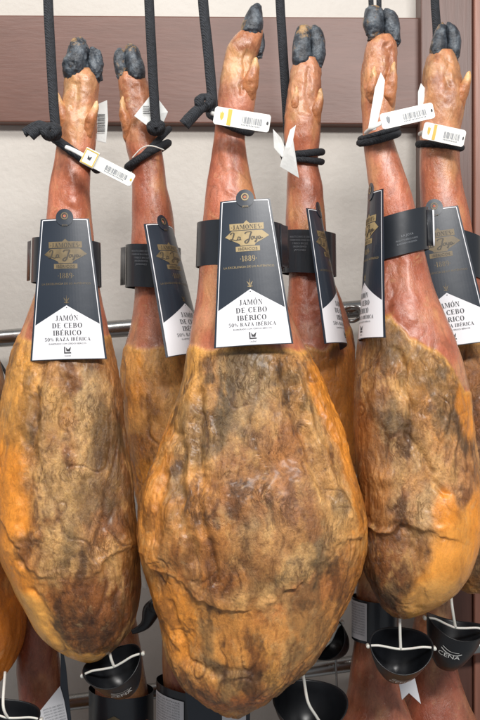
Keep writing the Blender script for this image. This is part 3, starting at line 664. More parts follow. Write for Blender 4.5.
# label card in "card pixels": x right, y down, 146 tall; baked to metres with curl
CW0, CW1, CH = 24.0, 38.3, 146.0
def ex(y): return CW0 + (CW1-CW0)*y/CH
def vline(t): return 110 - 20*(1-abs(2*t-1))
def colgrid(mb, f0, f1, z, n=24, m=10, inset=0):
    V = []; Fc = []
    for i in range(n+1):
        t = i/n
        for j in range(m+1):
            y = f0(t)+(f1(t)-f0(t))*j/m; hw = ex(y)-inset
            V.append((-hw+2*hw*t, z, y))
    for i in range(n):
        for j in range(m): Fc.append((i*(m+1)+j, i*(m+1)+j+1, (i+1)*(m+1)+j+1, (i+1)*(m+1)+j))
    mb.add(V, Fc)
def quadstrip(mb, pts, wd, z, n=10):
    for (x0, y0), (x1, y1) in zip(pts[:-1], pts[1:]):
        L = math.hypot(x1-x0, y1-y0); nx, ny = -(y1-y0)/L*wd/2, (x1-x0)/L*wd/2
        for k in range(n):
            a, b = k/n, (k+1)/n
            xa, ya, xb, yb = x0+(x1-x0)*a, y0+(y1-y0)*a, x0+(x1-x0)*b, y0+(y1-y0)*b
            mb.add([(xa+nx, z, ya+ny), (xa-nx, z, ya-ny), (xb-nx, z, yb-ny), (xb+nx, z, yb+ny)], [(0, 1, 2, 3)])
def disc(mb, cx, cy, r, z, n=24, r0=0):
    if r0: 
        for k in range(n):
            a, b = 2*math.pi*k/n, 2*math.pi*(k+1)/n
            mb.add([(cx+r*math.cos(a), z, cy+r*math.sin(a)), (cx+r*math.cos(b), z, cy+r*math.sin(b)), (cx+r0*math.cos(b), z, cy+r0*math.sin(b)), (cx+r0*math.cos(a), z, cy+r0*math.sin(a))], [(0,1,2,3)])
    else: mb.add([(cx+r*math.cos(2*math.pi*k/n), z, cy+r*math.sin(2*math.pi*k/n)) for k in range(n)], [tuple(range(n))])

def card_parts(root, curl, twist, scale, gold=GOLD):
    s = S(0)*scale
    def bake(mb, name, mat, parent, solid=0):
        V = []
        for x, z, y in mb.V:
            X = x*s; Zz = -y*s; k = y/CH
            Yo = z*s + curl*X*X + twist*X*k
            V.append((X, Yo, Zz))
        o = mesh_obj(name, V, mb.F, mat, parent, smooth=False)
        # flat sheets face the viewer side
        if solid:
            md = o.modifiers.new('thick', 'SOLIDIFY'); md.thickness = solid; md.offset = 0
        return o
    b = MB(); colgrid(b, lambda t: 0, lambda t: CH, 0, 20, 24, -.9)
    # tab with its round hole
    for k in range(24):
        a0, a1 = 2*math.pi*k/24, 2*math.pi*(k+1)/24
        b.add([(9*math.cos(a0), -.8, -1+9*math.sin(a0)), (9*math.cos(a1), -.8, -1+9*math.sin(a1)), (1.6*math.cos(a1), -.8, -2.5+1.6*math.sin(a1)), (1.6*math.cos(a0), -.8, -2.5+1.6*math.sin(a0))], [(0, 1, 2, 3)])
    card = bake(b, 'card', CARD, root, .0006)
    b = MB(); colgrid(b, vline, lambda t: CH-.8, -.5, 24, 8, .9); bake(b, 'white_panel', PAPER, card)
    b = MB()
    quadstrip(b, [(CW0-1.3, 1.3), (-CW0+1.3, 1.3)], .8, -.5, 20)
    quadstrip(b, [(-ex(1.3)+1.3, 1.3), (-ex(110)+1.3, 110)], .8, -.52, 16); quadstrip(b, [(ex(1.3)-1.3, 1.3), (ex(110)-1.3, 110)], .8, -.52, 16)
    bake(b, 'border', PAPER, card)
    b = MB()
    def strips(x0, x1, top, bot, k=22):
        for i in range(k):
            xa, xb = x0+(x1-x0)*i/k, x0+(x1-x0)*(i+1)/k
            b.add([(xa, -.5, top(xa)), (xb, -.5, top(xb)), (xb, -.5, bot(xb)), (xa, -.5, bot(xa))], [(0, 1, 2, 3)])
    strips(-17, 17, lambda x: 24 - 3*max(0, 1-abs(x)/3), lambda x: 30.5, 34)
    strips(-22, 22, lambda x: 31.3 if abs(x) <= 15 else 31.3+(abs(x)-15)*5.7/7, lambda x: 46.4 if abs(x) < 7.9 else 44.5-(abs(x)-8)*7.5/14, 44)
    strips(-12, 12, lambda x: 47, lambda x: 52, 24)
    serif(b, '·1889·', 0, 62, 5.5, 17, -.5)
    bfont(b, 'LA EXCELENCIA DE LO AUTÉNTICO', 0, 68.5, 2.0, 50, -.5)
    disc(b, 0, -2.5, 3.8, -1.5, 20, 2.6); bfont(b, 'JOYA', 0, 8, 1.7, 6, -1.5)
    b.add([(-.6, -.5, 88), (0, -.5, 79), (.6, -.5, 88)], [(0,1,2)]); b.add([(-3, -.5, 82), (-.9, -.5, 84), (-.9, -.5, 86.6)], [(0,1,2)]); b.add([(3, -.5, 82), (.9, -.5, 84), (.9, -.5, 86.6)], [(0,1,2)])
    b.add([(-2.4, -.5, 86.9), (2.4, -.5, 86.9), (2.4, -.5, 87.5), (-2.4, -.5, 87.5)], [(0,1,2,3)])
    bake(b, 'emblem', gold, card)
    b = MB(); serif(b, '·JAMONES·', 0, 29.6, 4.2, 31, -.8); bfont(b, 'IBÉRICOS', 0, 51, 2.8, 19, -.8)
    L_ = [(-16.5,34.5),(-15,32.8),(-13,33.2),(-13.5,36),(-15,39.5),(-17,40.6),(-16.5,39.2),(-13.5,40),(-11,40.8),(-9.4,39.4)]
    stroke(b, L_, .55, -.8)
    stroke(b, [(-7.2,37.8),(-8.6,37.2),(-9.4,39.2),(-8.3,40.6),(-7.0,38.8),(-6.9,37.4),(-7,39.6),(-6,40.4)], .4, -.8)
    stroke(b, [(-2.2,34.6),(-.6,33.0),(2.4,32.8),(4.4,33),(3.2,36),(1.6,41),(-.6,44),(-2.6,43),(-1.2,41.2),(1.2,40)], .65, -.8)
    stroke(b, [(5.2,37.4),(3.9,38.8),(4.6,40.6),(6,39.4),(6,37.6),(5.2,37.4)], .42, -.8)
    stroke(b, [(7.3,37.4),(7.6,39.8),(9,40),(9.9,37.5),(9.6,40.5),(8.3,43.2),(7.4,42.6),(9.2,41)], .42, -.8)
    stroke(b, [(13,37.6),(11.6,37.6),(11.2,39.8),(12.4,40.4),(13.3,38),(13.5,39.8),(15.6,38.8)], .42, -.8)
    bake(b, 'emblem_lettering', DKINK, card)
    b = MB()
    serif(b, 'JAMÓN', 0, 105.6, 5.2, 23, -.8); serif(b, 'DE CEBO', 0, 113.2, 5.0, 31, -.8); serif(b, 'IBÉRICO', 0, 120.8, 5.0, 29, -.8)
    serif(b, '50% RAZA IBÉRICA', 0, 126.6, 3.5, 47, -.8); bfont(b, 'ELABORADO CON CERDOS IBÉRICOS', 0, 130.2, 1.5, 38, -.8)
    b.add([(-3.6,-.8,132.6),(-2.4,-.8,132.6),(-2.4,-.8,139.4),(-3.6,-.8,139.4)], [(0,1,2,3)]); b.add([(-3.6,-.81,138.4),(3.6,-.81,138.4),(3.6,-.81,139.6),(-3.6,-.81,139.6)], [(0,1,2,3)])
    b.add([(-1.8,-.8,133.2),(.4,-.8,135.6),(3.6,-.8,132.8),(2.4,-.8,137.6),(-1.2,-.8,137.2)], [(0,1,2,3,4)])
    bfont(b, 'CALIDAD', 0, 142.8, 1.5, 6.6, -.8)
    serif(b, '·', 0, 94.6, 5, 2.4, -.8)
    bake(b, 'lettering', INK, card)
    return card

def band_part(root, cx, cy, Y, hw, hd, h, tilt=0.0, flare=1.0, text=None, flap=None, edge=None):
    """closed strap round the shank; root at its own location"""
    s = S(Y); V = []; Fc = []; n = 144; m = 8; c0 = P(cx, cy, Y)
    def at(a, v, off=0.0):
        k = 1 + .05*flare*v + .012*math.sin(3*a+cx)
        x = (hw*k+off)*math.sin(a); y = -(hd*k+off)*math.cos(a)
        return Vector((c0.x + x*s, Y + y*s, c0.z - (v*h/2 + tilt*math.sin(a)*hw)*s))
    for j in range(m+1):
        for i in range(n): V.append(at(2*math.pi*i/n, -1+2*j/m))
    for j in range(m):
        for i in range(n): Fc.append((j*n+i, j*n+(i+1) % n, (j+1)*n+(i+1) % n, (j+1)*n+i))
    o = mesh_obj('band', V, Fc, BAND, root, smooth=False); local(o, root)
    md = o.modifiers.new('thick', 'SOLIDIFY'); md.thickness = .0005
    band = o
    if text:
        b = MB()
        lines = text[0]; y = text[1]
        for ln, hh, wd in lines:
            bfont(b, ln, 0, y, hh, wd); y += hh*1.9
        V = []
        for x, z, yy in b.V:
            a = text[2] + x/hw; V.append(at(a, yy/(h/2), 1.0))
        o = mesh_obj('small_print', V, b.F, GREYINK, band, smooth=False)
        o.data.transform(Matrix.Translation(-Vector(root.location)))
    if flap:
        a0, ln, hh, dx, mat = flap
        # overlap end of the strap standing off the shank
        V = []; Fc = []; m2 = 8
        p = math.sin(a0), -math.cos(a0)
        for i in range(m2+1):
            t = i/m2; off = 1.2 + ln*t*t*.5
            aa = a0 + dx*t
            for v in (-hh, hh): V.append(at(aa, v, off))
        for i in range(m2): Fc.append((2*i, 2*i+1, 2*i+3, 2*i+2))
        o = mesh_obj('band_end', V, Fc, BAND, root); local(o, root)
        md = o.modifiers.new('thick', 'SOLIDIFY'); md.thickness = .0006
        if edge:
            pe = [at(a0+dx, v, 1.2+ln*.5) + Vector((0, -.0012, 0)) for v in (-hh, hh)]
            V, Fc = tube(pe, .0011, sub=6, n=8); o = mesh_obj('white_edge', V, Fc, PAPER, root); local(o, root)
    return band

LBLG = 'black label cards banded round the shanks'
def ham_label(label, top, bot, Y, yaw, pitch, scale, curl, twist, gold, band):
    """top/bot: photo pixels of the middle of the card's top and bottom edge"""
    loc = P(top[0], top[1], Y); root = thing('ham_label', label, 'label', loc, LBLG)
    hold = card_parts(root, curl, twist, scale, gold)
    roll = math.atan2(bot[0]-top[0], bot[1]-top[1])
    hold.rotation_euler = (Matrix.Rotation(-roll, 3, 'Y') @ Matrix.Rotation(R(pitch), 3, 'X') @ Matrix.Rotation(R(yaw), 3, 'Z')).to_euler()
    if band: band_part(root, **band)
    return root
sp4 = [('PRODUCTO CURADO DE CERDO', 1.7, 22), ('CONSERVAR EN LUGAR SECO', 1.7, 22), ('Y FRESCO SIN LUZ', 1.7, 16), ('ORIGEN ESPAÑA', 1.7, 14), ('JAMONES', 1.7, 12)]
ham_label('black and white label card with dim gold emblem on the front left ham', (64.5,218.5), (69,361), -.052, 3, -3, .93, 5, 0, GOLDDIM,
    dict(cx=66, cy=263, Y=0.0, hw=34, hd=33, h=44, tilt=.06, flare=.3, flap=(-1.35, 10, .9, -.35, BAND)))
ham_label('black and white label card with bright gold emblem on the largest central ham', (245,199.5), (253.3,344.5), -.098, -2, -5, .93, 4, 0, GOLD,
    dict(cx=240, cy=246, Y=-.035, hw=43, hd=38, h=44, tilt=0.02, flare=.3, flap=(1.2, 9, .95, .42, BAND)))
ham_label('label card turned edge-on to the right on the ham between front left and centre', (163,224), (197,347), .085, 57, -10, 1.0, 9, .1, GOLDDIM,
    dict(cx=153, cy=268, Y=.15, hw=27.5, hd=27, h=42, tilt=.06, flare=.2, text=(sp4, -13, -.35), flap=(-1.25, 8, .9, -.4, BAND)))
ham_label('narrow-looking label card turned sideways on the back ham right of the centre', (319,211), (343,336), .085, 70, -8, 1.0, 9, .1, GOLDDIM,
    dict(cx=309, cy=254, Y=.15, hw=27, hd=27, h=42, tilt=.06, flare=.2, text=(sp4, -13, -.4), flap=(-1.2, 12, .95, -.35, BAND)))
ham_label('label card turned sharply left so only its dark edge shows on front right ham', (371,193), (361,333), -.045, -80, -3, .97, 7, 0, GOLD,
    dict(cx=399, cy=236, Y=-.01, hw=28.5, hd=28, h=42, tilt=-.26, flare=.3, text=([('LA JOYA', 2.2, 12), ('PRODUCTO IBÉRICO CURADO', 1.7, 22), ('ELABORADO EN ESPAÑA', 1.7, 20)], 4, .15), flap=(1.1, 8, .85, .3, BAND), edge=True))
ham_label('label card partly covered by the front right ham, on the far right ham', (434.5,208.5), (451,334.5), .065, -6, -4, 1.0, 4, 0, GOLDDIM,
    dict(cx=450, cy=252, Y=.14, hw=32, hd=30, h=42, tilt=.26, flare=.3))

# ------------------------------------------------------------------ ropes
RG = 'black cords the hams hang from'
def rope(label, strand, Y, r, loop, knot=None, tails=(), extra=(), string=None):
    root = thing('hanging_rope', label, 'rope', P(strand[0][0], strand[0][1], Y), RG)
    for k, st in enumerate([strand]+list(extra)):
        pts = [P(x, y, Y + (0 if k == 0 else .004)) for x, y in st]
        pts = [tuple(p) for p in pts]
        dense = catmull(pts, 5)
        V, Fc = tube(dense, r*S(Y), sub=3, n=14, flat=.7); o = mesh_obj('cord', V, Fc, ROPE, root); local(o, root)
    for (cx, cy, hx, hd, tilt, bow, Yl, rr) in loop:
        pts = []
        for i in range(18):
            a = 2*math.pi*i/18
            p = P(cx+hx*math.cos(a), cy+tilt*math.cos(a)+bow*math.sin(a), Yl); p.y -= hd*S(Yl)*math.sin(a)
            pts.append(tuple(p))
        V, Fc = tube(pts, rr*S(Yl), sub=4, n=14, closed=True)
        V = np.array(V); V = V + (fbm(V*200, 2)*.0005)[:, None]
        o = mesh_obj('loop', V, Fc, ROPE, root); local(o, root)
    if knot:
        kx, ky, kr, Yk = knot; b = MB()
        for q in range(4):
            pts = []
            for i in range(10):
                a = 2*math.pi*i/10; u = kr*math.cos(a); v = kr*.72*math.sin(a); th = q*.8+.3
                p = P(kx+u*math.cos(th)-v*math.sin(th)*.6, ky+u*math.sin(th)*.8+v*math.cos(th), Yk)
                p.y += (math.sin(2*a+q)*.6)*kr*S(Yk); pts.append(tuple(p))
            V, Fc = tube(pts, kr*.42*S(Yk), sub=4, n=12, closed=True); b.add(V, Fc)
        o = b.build('knot', ROPE, root); local(o, root)
    for (pts, rr, Yt) in tails:
        V, Fc = tube([tuple(P(x, y, Yt)) for x, y in pts], [rr*.8*S(Yt)]+[rr*S(Yt)]*(len(pts)-2)+[rr*1.05*S(Yt)], sub=8, n=12, flat=.8)
        V = np.array(V); V = V + (fbm(V*160, 2)*.0012)[:, None]
        o = mesh_obj('loose_end', V, Fc, ROPE, root); local(o, root)
    if string:
        V, Fc = tube([tuple(P(x, y, Yt)) for x, y, Yt in string], .0008, sub=6, n=8); o = mesh_obj('white_string', V, Fc, PLASTIC, root); local(o, root)
    return root
rope('black cord with a knotted tuft pointing left beside the front left hoof', [(47,-60),(48,0),(51,60),(54,110),(56,130)], -.035, 5.0,
     [(75,153,22,22,16,2,-.0,4.6)], knot=(51,131,8,-.045), tails=[([(48,131),(38,130),(30,136)],5.5,-.045),([(48,129),(38,125),(24,133)],4.5,-.043)])
rope('black cord ending in a round knot on the back ham beside the front left one', [(147,-60),(149,0),(152,60),(155,112),(157,128)], .10, 4.9,
     [(148,155,20,20,-12,3,.145,3.8),(149,149,20,20,-20,6,.148,3.2)], knot=(156,127,7,.105), string=[(132,158,.11),(142,148,.105),(152,146,.10),(164,150,.11)])
rope('black cord with a thick stub knot left of the single pointed hoof', [(201,-60),(203,0),(208,50),(212,95),(213,112)], -.075, 5.2,
     [(230,122,19.5,22,9,7,-.035,5.0)], knot=(205,102,8,-.08), tails=[([(206,104),(195,113),(184,125)],6.0,-.082)])
rope('thin black cord dropping behind the smooth upright hoof right of centre', [(278,-60),(280,0),(283,50),(286,98),(289,150)], .185, 4.6,
     [(303,154,19,20,-2,3,.15,3.5),(303,160,18.5,19,2,3,.15,3.2)])
rope('black cord round the foot of the front right ham', [(370,-60),(371,0),(373,40),(374,90),(372,136)], .045, 2.6,
     [(379,138,19,20,-5,5,-.01,3.6),(379,133,18.5,20,-6,4,-.01,2.8)], extra=[[(378,-60),(379,0),(379,40),(380,90),(378,136)]])
rope('black cord behind the pointed split hoof at the far right', [(434,-60),(435,0),(437,40),(432,90),(428,140)], .175, 4.4,
     [(440,146,21,21,2,3,.14,3.5)])

# ------------------------------------------------------------------ tags
TG = 'small white identity tags tied to the feet'
def flat_poly(root, name, pts, Y, mat, thick=.0009, dy=None, parent=None, bend=0):
    n = len(pts); V = []
    for i, (x, y) in enumerate(pts):
        p = P(x, y, Y); p.y += (dy[i] if dy else 0); V.append(p)
    c = sum(V, Vector())/n
    rings = [[c + (v-c)*k for v in V] for k in (1.0, .66, .33)]
    VV = [tuple(v) for r_ in rings for v in r_] + [tuple(c + Vector((0, -bend, 0)))]
    VV = [Vector(v) for v in VV]
    for i in range(n):
        VV[n+i].y -= bend*.5; VV[2*n+i].y -= bend*.9
    Fc = []
    for r_ in range(2):
        for i in range(n): Fc.append((r_*n+i, r_*n+(i+1) % n, (r_+1)*n+(i+1) % n, (r_+1)*n+i))
    for i in range(n): Fc.append((2*n+i, 2*n+(i+1) % n, 3*n))
    o = mesh_obj(name, VV, Fc, mat, parent or root, smooth=False); local(o, root)
    if thick:
        md = o.modifiers.new('thick', 'SOLIDIFY'); md.thickness = thick; md.offset = 0
        bv = o.modifiers.new('bevel', 'BEVEL'); bv.width = .0003; bv.segments = 1; bv.limit_method = 'ANGLE'
    return o
def plate(label, p0, p1, hh, Y, crest=None, code=(.45, .85), buckle=False, hole=True, yellow=True, dyaw=0.0, strap=None):
    """oblong plastic tag from p0 to p1 (photo px), half height hh"""
    x0, y0 = p0; x1, y1 = p1; L = math.hypot(x1-x0, y1-y0); ux, uy = (x1-x0)/L, (y1-y0)/L
    T = lambda u, v: (x0+ux*u*L - uy*v*hh, y0+uy*u*L + ux*v*hh)
    root = thing('identity_tag', label, 'tag', P((x0+x1)/2, (y0+y1)/2, Y), TG)
    c = 2.2/L; pts = [T(c,-1), T(1-c,-1), T(1-c*.3,-.88), T(1,-.7), T(1,.7), T(1-c*.3,.88), T(1-c,1), T(c,1), T(c*.3,.88), T(0,.7), T(0,-.7), T(c*.3,-.88)]
    body = flat_poly(root, 'plate', pts, Y, TAGW, .0012)
    def flatq(name, quads, mat, off=-.0010):
        V = []; Fc = []
        for q in quads:
            k = len(V); V += [P(*T(u, v), Y) + Vector((0, off, 0)) for u, v in q]; Fc.append(tuple(range(k, k+len(q))))
        o = mesh_obj(name, V, Fc, mat, body, smooth=False); o.data.transform(Matrix.Translation(-root.location)); return o
    qs = []; u = code[0]; rnd = random.Random(int(x0*7))
    while u < code[1]:
        w_ = rnd.choice([.35, .35, .7, 1.0])/L; qs.append([(u, -.35), (u+w_, -.35), (u+w_, .40), (u, .40)]); u += w_+rnd.choice([.35, .5, .8])/L
    flatq('barcode', qs, GREYINK)
    flatq('number_line', [[(code[0]+k*.028, .5), (code[0]+k*.028+.016, .5), (code[0]+k*.028+.016, .66), (code[0]+k*.028, .66)] for k in range(int((code[1]-code[0])/.028))], GREYINK)
    if yellow: flatq('yellow_stripe', [[(.24, -.9), (.31, -.9), (.31, .9), (.24, .9)]], YELLOW)
    # crest: small shield shape
    k = .14
    flatq('crest', [[(k-.035, -.5), (k-.012, -.35), (k, -.6), (k+.012, -.35), (k+.035, -.5), (k+.03, .15), (k, .5), (k-.03, .15)]], YELLOW if yellow else GREYINK)
    if hole: 
        q = [[(.955+.02*math.cos(a*.785)*1, .0+.22*math.sin(a*.785)) for a in range(8)]]; flatq('eyelet', q, YELLOW if buckle else INK)
    if buckle:
        q = []
        def boxpart(name, u0, u1, v0, v1, th, mat):
            pp = [T(u0, v0), T(u1, v0), T(u1, v1), T(u0, v1)]; V = [P(*p, Y) + Vector((0, -th, 0)) for p in pp] + [P(*p, Y) for p in pp]
            o = mesh_obj(name, V, [(0,1,2,3),(7,6,5,4),(0,4,5,1),(1,5,6,2),(2,6,7,3),(3,7,4,0)], mat, root, smooth=False); local(o, root)
            bv = o.modifiers.new('bevel', 'BEVEL'); bv.width = .0008; bv.segments = 2
        boxpart('buckle', -.06, .22, -1.35, 1.15, .004, TAGW); 
        flatq('buckle_rim', [[(-.05,-1.2),(.21,-1.2),(.21,-1.05),(-.05,-1.05)], [(-.05,.9),(.21,.9),(.21,1.04),(-.05,1.04)], [(-.05,-1.05),(-.03,-1.05),(-.03,.9),(-.05,.9)], [(.19,-1.05),(.21,-1.05),(.21,.9),(.19,.9)]], YELLOW, -.0045)
        flatq('buckle_mark', [[(.04,-.4),(.08,-.1),(.12,-.45),(.11,.25),(.05,.2)]], INK, -.0046)
    if strap:
        V, Fc = tube([tuple(P(x, y, Y+yy)) for x, y, yy in strap], [2.2*S(Y)]*len(strap), sub=8, n=10, flat=.35)
        o = mesh_obj('strap', V, Fc, TAGW, root); local(o, root)
    return root
plate('white barcode tag with square gold-rimmed buckle slanting across the front left shank', (86,157), (133,181), 6.8, -.062, buckle=True, code=(.42,.86), yellow=False, strap=[(66,147,.012),(75,151,.003),(86,157,.0)])
plate('white barcode tag with yellow stripe tied at the pointed-hoof ham', (214,115), (270,124), 9, -.098, strap=[(212,113,.02),(217,115,.004),(224,117,.001)], hole=True, code=(.50,.86))
plate('white barcode tag tilted up to the right on the front right foot', (381,122), (434,110), 8, -.075, yellow=False, code=(.42,.85), strap=[(366,133,.03),(372,128,.006),(383,122,.001)])
plate('white barcode tag with yellow stripe on the far right foot', (423,130), (465,139), 8.6, .085, code=(.5,.86), strap=[(420,134,.03),(424,132,.008),(428,131,.001)])
def paper(label, pieces, Y, bars=None):
    xs = [p[0] for pc in pieces for p in pc[0]]; ys = [p[1] for pc in pieces for p in pc[0]]
    root = thing('paper_tag', label, 'tag', P(sum(xs)/len(xs), sum(ys)/len(ys), Y), 'crumpled paper tags tucked in the cords')
    for k, (pts, dy, bend) in enumerate(pieces):
        flat_poly(root, 'paper_sheet', pts, Y + k*.003, TAGPAPER, .0006, dy, bend=bend)
    if bars:
        b = MB()
        for (x0, y0, x1, y1) in bars:
            a, c = P(x0, y1, Y-.0035), P(x1, y0, Y-.0035); b.add([(a.x, a.y, a.z), (c.x, a.y, a.z), (c.x, a.y, c.z), (a.x, a.y, c.z)], [(0,1,2,3)])
        o = b.build('print', INK, root, smooth=False); local(o, root)
    return root
paper('white paper tag printed with a barcode hanging right of front left foot', [([(98,104),(107,100),(108,120),(106,143),(97,141),(96,120)], None, .0005)], .03,
      [(97.5, 114+i*1.25, 105, 114+i*1.25+(.55 if i % 3 else .9)) for i in range(15)])
paper('white diamond-shaped paper tag tucked behind the round knot', [([(153,92),(168,112),(161,127),(150,128),(134,116)], [0,0,.004,0,.0], .001)], .108,
      [(143,106+i*1.8,149+(i % 3),106.7+i*1.8) for i in range(5)])
paper('torn crumpled white paper tags at the double cord right of centre', [([(296,125),(293,140),(299,178),(280,166),(285,148),(290,130)], [0,-.004,0,.004,-.002,0], .004), ([(273,129),(281,137),(287,152),(282,158),(274,148)], [0,.004,0,-.004,0], .002)], .105)
paper('long narrow white paper strip stuck down the front right foot', [([(381,72),(385,80),(383,98),(376,130),(368,131),(371,112),(375,88)], [0,0,-.002,0,.002,0,0], .002)], -.052)
paper('small white paper corner peeking out behind the far right foot', [([(421,83),(425,88),(426,104),(418,108),(418,92)], None, .001)], .13)

# ------------------------------------------------------------------ drip cups
CG = 'black plastic drip cups hanging under the hams'
def drip_cup(label, cx, cy, Y, r, h, tx, tz, stem_pts, yaw=0, txt=True, bar_=True):
    """cup centre of the rim at (cx,cy); tx tips the mouth to the viewer, tz rolls it sideways"""
    s = S(Y); root = thing('drip_cup', label, 'drip cup', P(cx, cy, Y), CG)
    M = Matrix.Rotation(R(tz), 3, 'Y') @ Matrix.Rotation(R(tx), 3, 'X')
    prof = [(1.0, 0), (.985, -.02), (.90, -.25), (.74, -.55), (.54, -.80), (.32, -.96), (.10, -1.0), (.0, -1.0)]
    inn = [(.0, -.94), (.08, -.94), (.28, -.90), (.50, -.75), (.70, -.52), (.86, -.24), (.945, -.02), (.97, .012)]
    pr = prof[::-1] + [(1.0, .012)][:0]; path = inn[::1]
    full = [(1.0, .0)] + prof[1:]; loop_ = path + [(1.0, .012)] + full; n = 56; V = []; Fc = []
    for (rr, zz) in loop_:
        for i in range(n):
            a = 2*math.pi*i/n
            # the rim dips at the front and rises at the two sides, like a pinched funnel
            z = zz*h + (.10*h*math.cos(2*a) * max(0, 1+zz))
            V.append(tuple(M @ Vector((rr*r*s*math.cos(a), rr*r*s*math.sin(a)*.92, z*s))))
    for j in range(len(loop_)-1):
        for i in range(n): Fc.append((j*n+i, j*n+(i+1) % n, (j+1)*n+(i+1) % n, (j+1)*n+i))
    bowl = mesh_obj('bowl', V, Fc, CUPM, root)
    if txt:
        b = MB(); bfont(b, 'CENA', 0, 0, 5.2, 22)
        sw = MB(); stroke(sw, [(-9,-10),(-3,-6.5),(6,-5.5),(12,-8)], .7, 0); stroke(sw, [(-8,-13),(0,-9.5),(9,-9.5)], .5, 0); b.add(sw.V, sw.F)
        V = []
        for x, z, y in b.V:
            t = .52 + y/h*.9; t = min(max(t, .1), .8)
            rr = float(np.interp(t, [0, .02, .25, .55, .8, .96], [1, .985, .9, .74, .54, .32]))
            a = -math.pi/2 + R(yaw) + x/(rr*r)
            V.append(tuple(M @ Vector((rr*r*s*math.cos(a)*1.03, (rr*r*math.sin(a)*.92*1.03)*s, (-t*h)*s + .10*h*s*math.cos(2*a)*(1-t)))))
        mesh_obj('lettering', V, b.F, TAGW, bowl, smooth=False)
    # white T hook: cross bar through both walls and a stem up into the ham
    W = [M @ Vector((r*s*x_, 0, (.10*h - z_)*s)) for x_, z_ in ((-1.04, 3.0), (-.7, 2.0), (-.3, 5.0), (0, 6.5), (.3, 5.0), (.7, 2.0), (1.04, 3.0))]
    if bar_:
        V, Fc = tube([tuple(v) for v in W], 1.25*s, sub=8, n=10); mesh_obj('cross_bar', V, Fc, PLASTIC, root)
        for e in (W[0], W[-1]):
            V, Fc = tube([tuple(e + Vector((0, -.004, .0))), tuple(e + Vector((0, .004, 0)))], 1.9*s, sub=4, n=12); mesh_obj('pin', V, Fc, PLASTIC, root)
    st = [P(x, y, Y + yy) - root.location for x, y, yy in stem_pts]
    V, Fc = tube([tuple(v) for v in st] + ([tuple(W[3])] if bar_ else []), 1.5*s, sub=8, n=10); mesh_obj('hook_stem', V, Fc, PLASTIC, root)
    return root
drip_cup('black drip cup with white T hook below the front left ham', 113, 665, -.01, 31, 40, 28, -20, [(108,638,.01),(110,655,.0)])
drip_cup('black drip cup cut off at the bottom left corner', 8, 716, .06, 32, 40, 22, 8, [(5,672,.03),(3,705,.0)], txt=False)
drip_cup('wide open black drip cup under the right flank of the largest ham', 310, 703, .03, 38, 42, 30, 4, [(300,655,-.02),(304,680,-.015),(308,702,-.02),(316,716,-.015),(324,728,-.01)], txt=False, bar_=False)
drip_cup('black drip cup seen square on below the front right ham', 401, 648, -.01, 32, 46, 38, 2, [(400,606,.0),(400,630,.0)])
drip_cup('black drip cup tilted outward at the right, showing white lettering on its side', 456, 626, .10, 31, 46, 8, 12, [(450,575,.03),(452,605,.0)], yaw=-12)
drip_cup('small dark drip cup half hidden behind the right flank of the largest ham', 328, 640, .14, 22, 26, 35, -52, [(312,612,.0),(320,628,.0)], txt=False)

# ------------------------------------------------------------------ lower bands, small cards, hooks
def lower_band(label, cx, cy, Y, hw, hd, h, tilt, patch=None, mark=False):
    root = thing('shank_band', label, 'band', P(cx, cy, Y), 'black bands round the lower row shanks')
    s = S(Y); b = band_part(root, cx, cy, Y, hw, hd, h, tilt, 0)
    c0 = P(cx, cy, Y)
    def at(a, y, off): return Vector((c0.x + (hw+off)*math.sin(a)*s, Y-(hd+off)*math.cos(a)*s, c0.z-(y+tilt*math.sin(a)*hw)*s))
    if patch:
        a0, a1, y0, y1 = patch; V = []; Fc = []; n = 10
        for i in range(n+1):
            a = a0+(a1-a0)*i/n; V += [at(a, y0, 1.5), at(a, y1, 1.5)]
        for i in range(n): Fc.append((2*i, 2*i+1, 2*i+3, 2*i+2))
        o = mesh_obj('white_sticker', V, Fc, PAPER, root); local(o, root)
        t = MB(); 
        for k in range(int((y1-y0)/2.6)-2):
            bfont(t, random.Random(k).choice(['CONSERVAR EN LUGAR FRESCO', 'PESO NETO KG LOTE', 'JAMÓN IBÉRICO CURADO', 'FECHA DE ENTRADA']), 0, y0+3.5+k*2.6, 1.4, (a1-a0)*hw*.8)
        V = [at((a0+a1)/2 + x/hw, y, 1.9) for x, z, y in t.V]
        o2 = mesh_obj('sticker_print', V, t.F, GREYINK, o, smooth=False); o2.data.transform(Matrix.Translation(-root.location))
    if mark:
        t = MB(); t.add([(-10,0,-2),(0,0,-8),(10,0,-2),(4,0,3),(6,0,6),(-6,0,6),(-4,0,3)], [tuple(range(7))])
        V = [at(x/hw-.1, y, 1.6) for x, z, y in t.V]; o = mesh_obj('gold_mark', V, t.F, GOLDDIM, root, smooth=False); local(o, root)
    return root
lower_band('black band with a white text sticker below the front right ham', 375, 619, .14, 23, 23, 42, .10, (-1.35, -.45, -19, 18))
lower_band('black band with dim gold mark under the drip cup at left', 121, 714, .24, 32, 31, 50, .05, None, True)
lower_band('black band with large white sticker at the tip of the largest ham', 194, 708, .20, 37, 36, 48, .16, (-1.3, -.22, -16, 22))
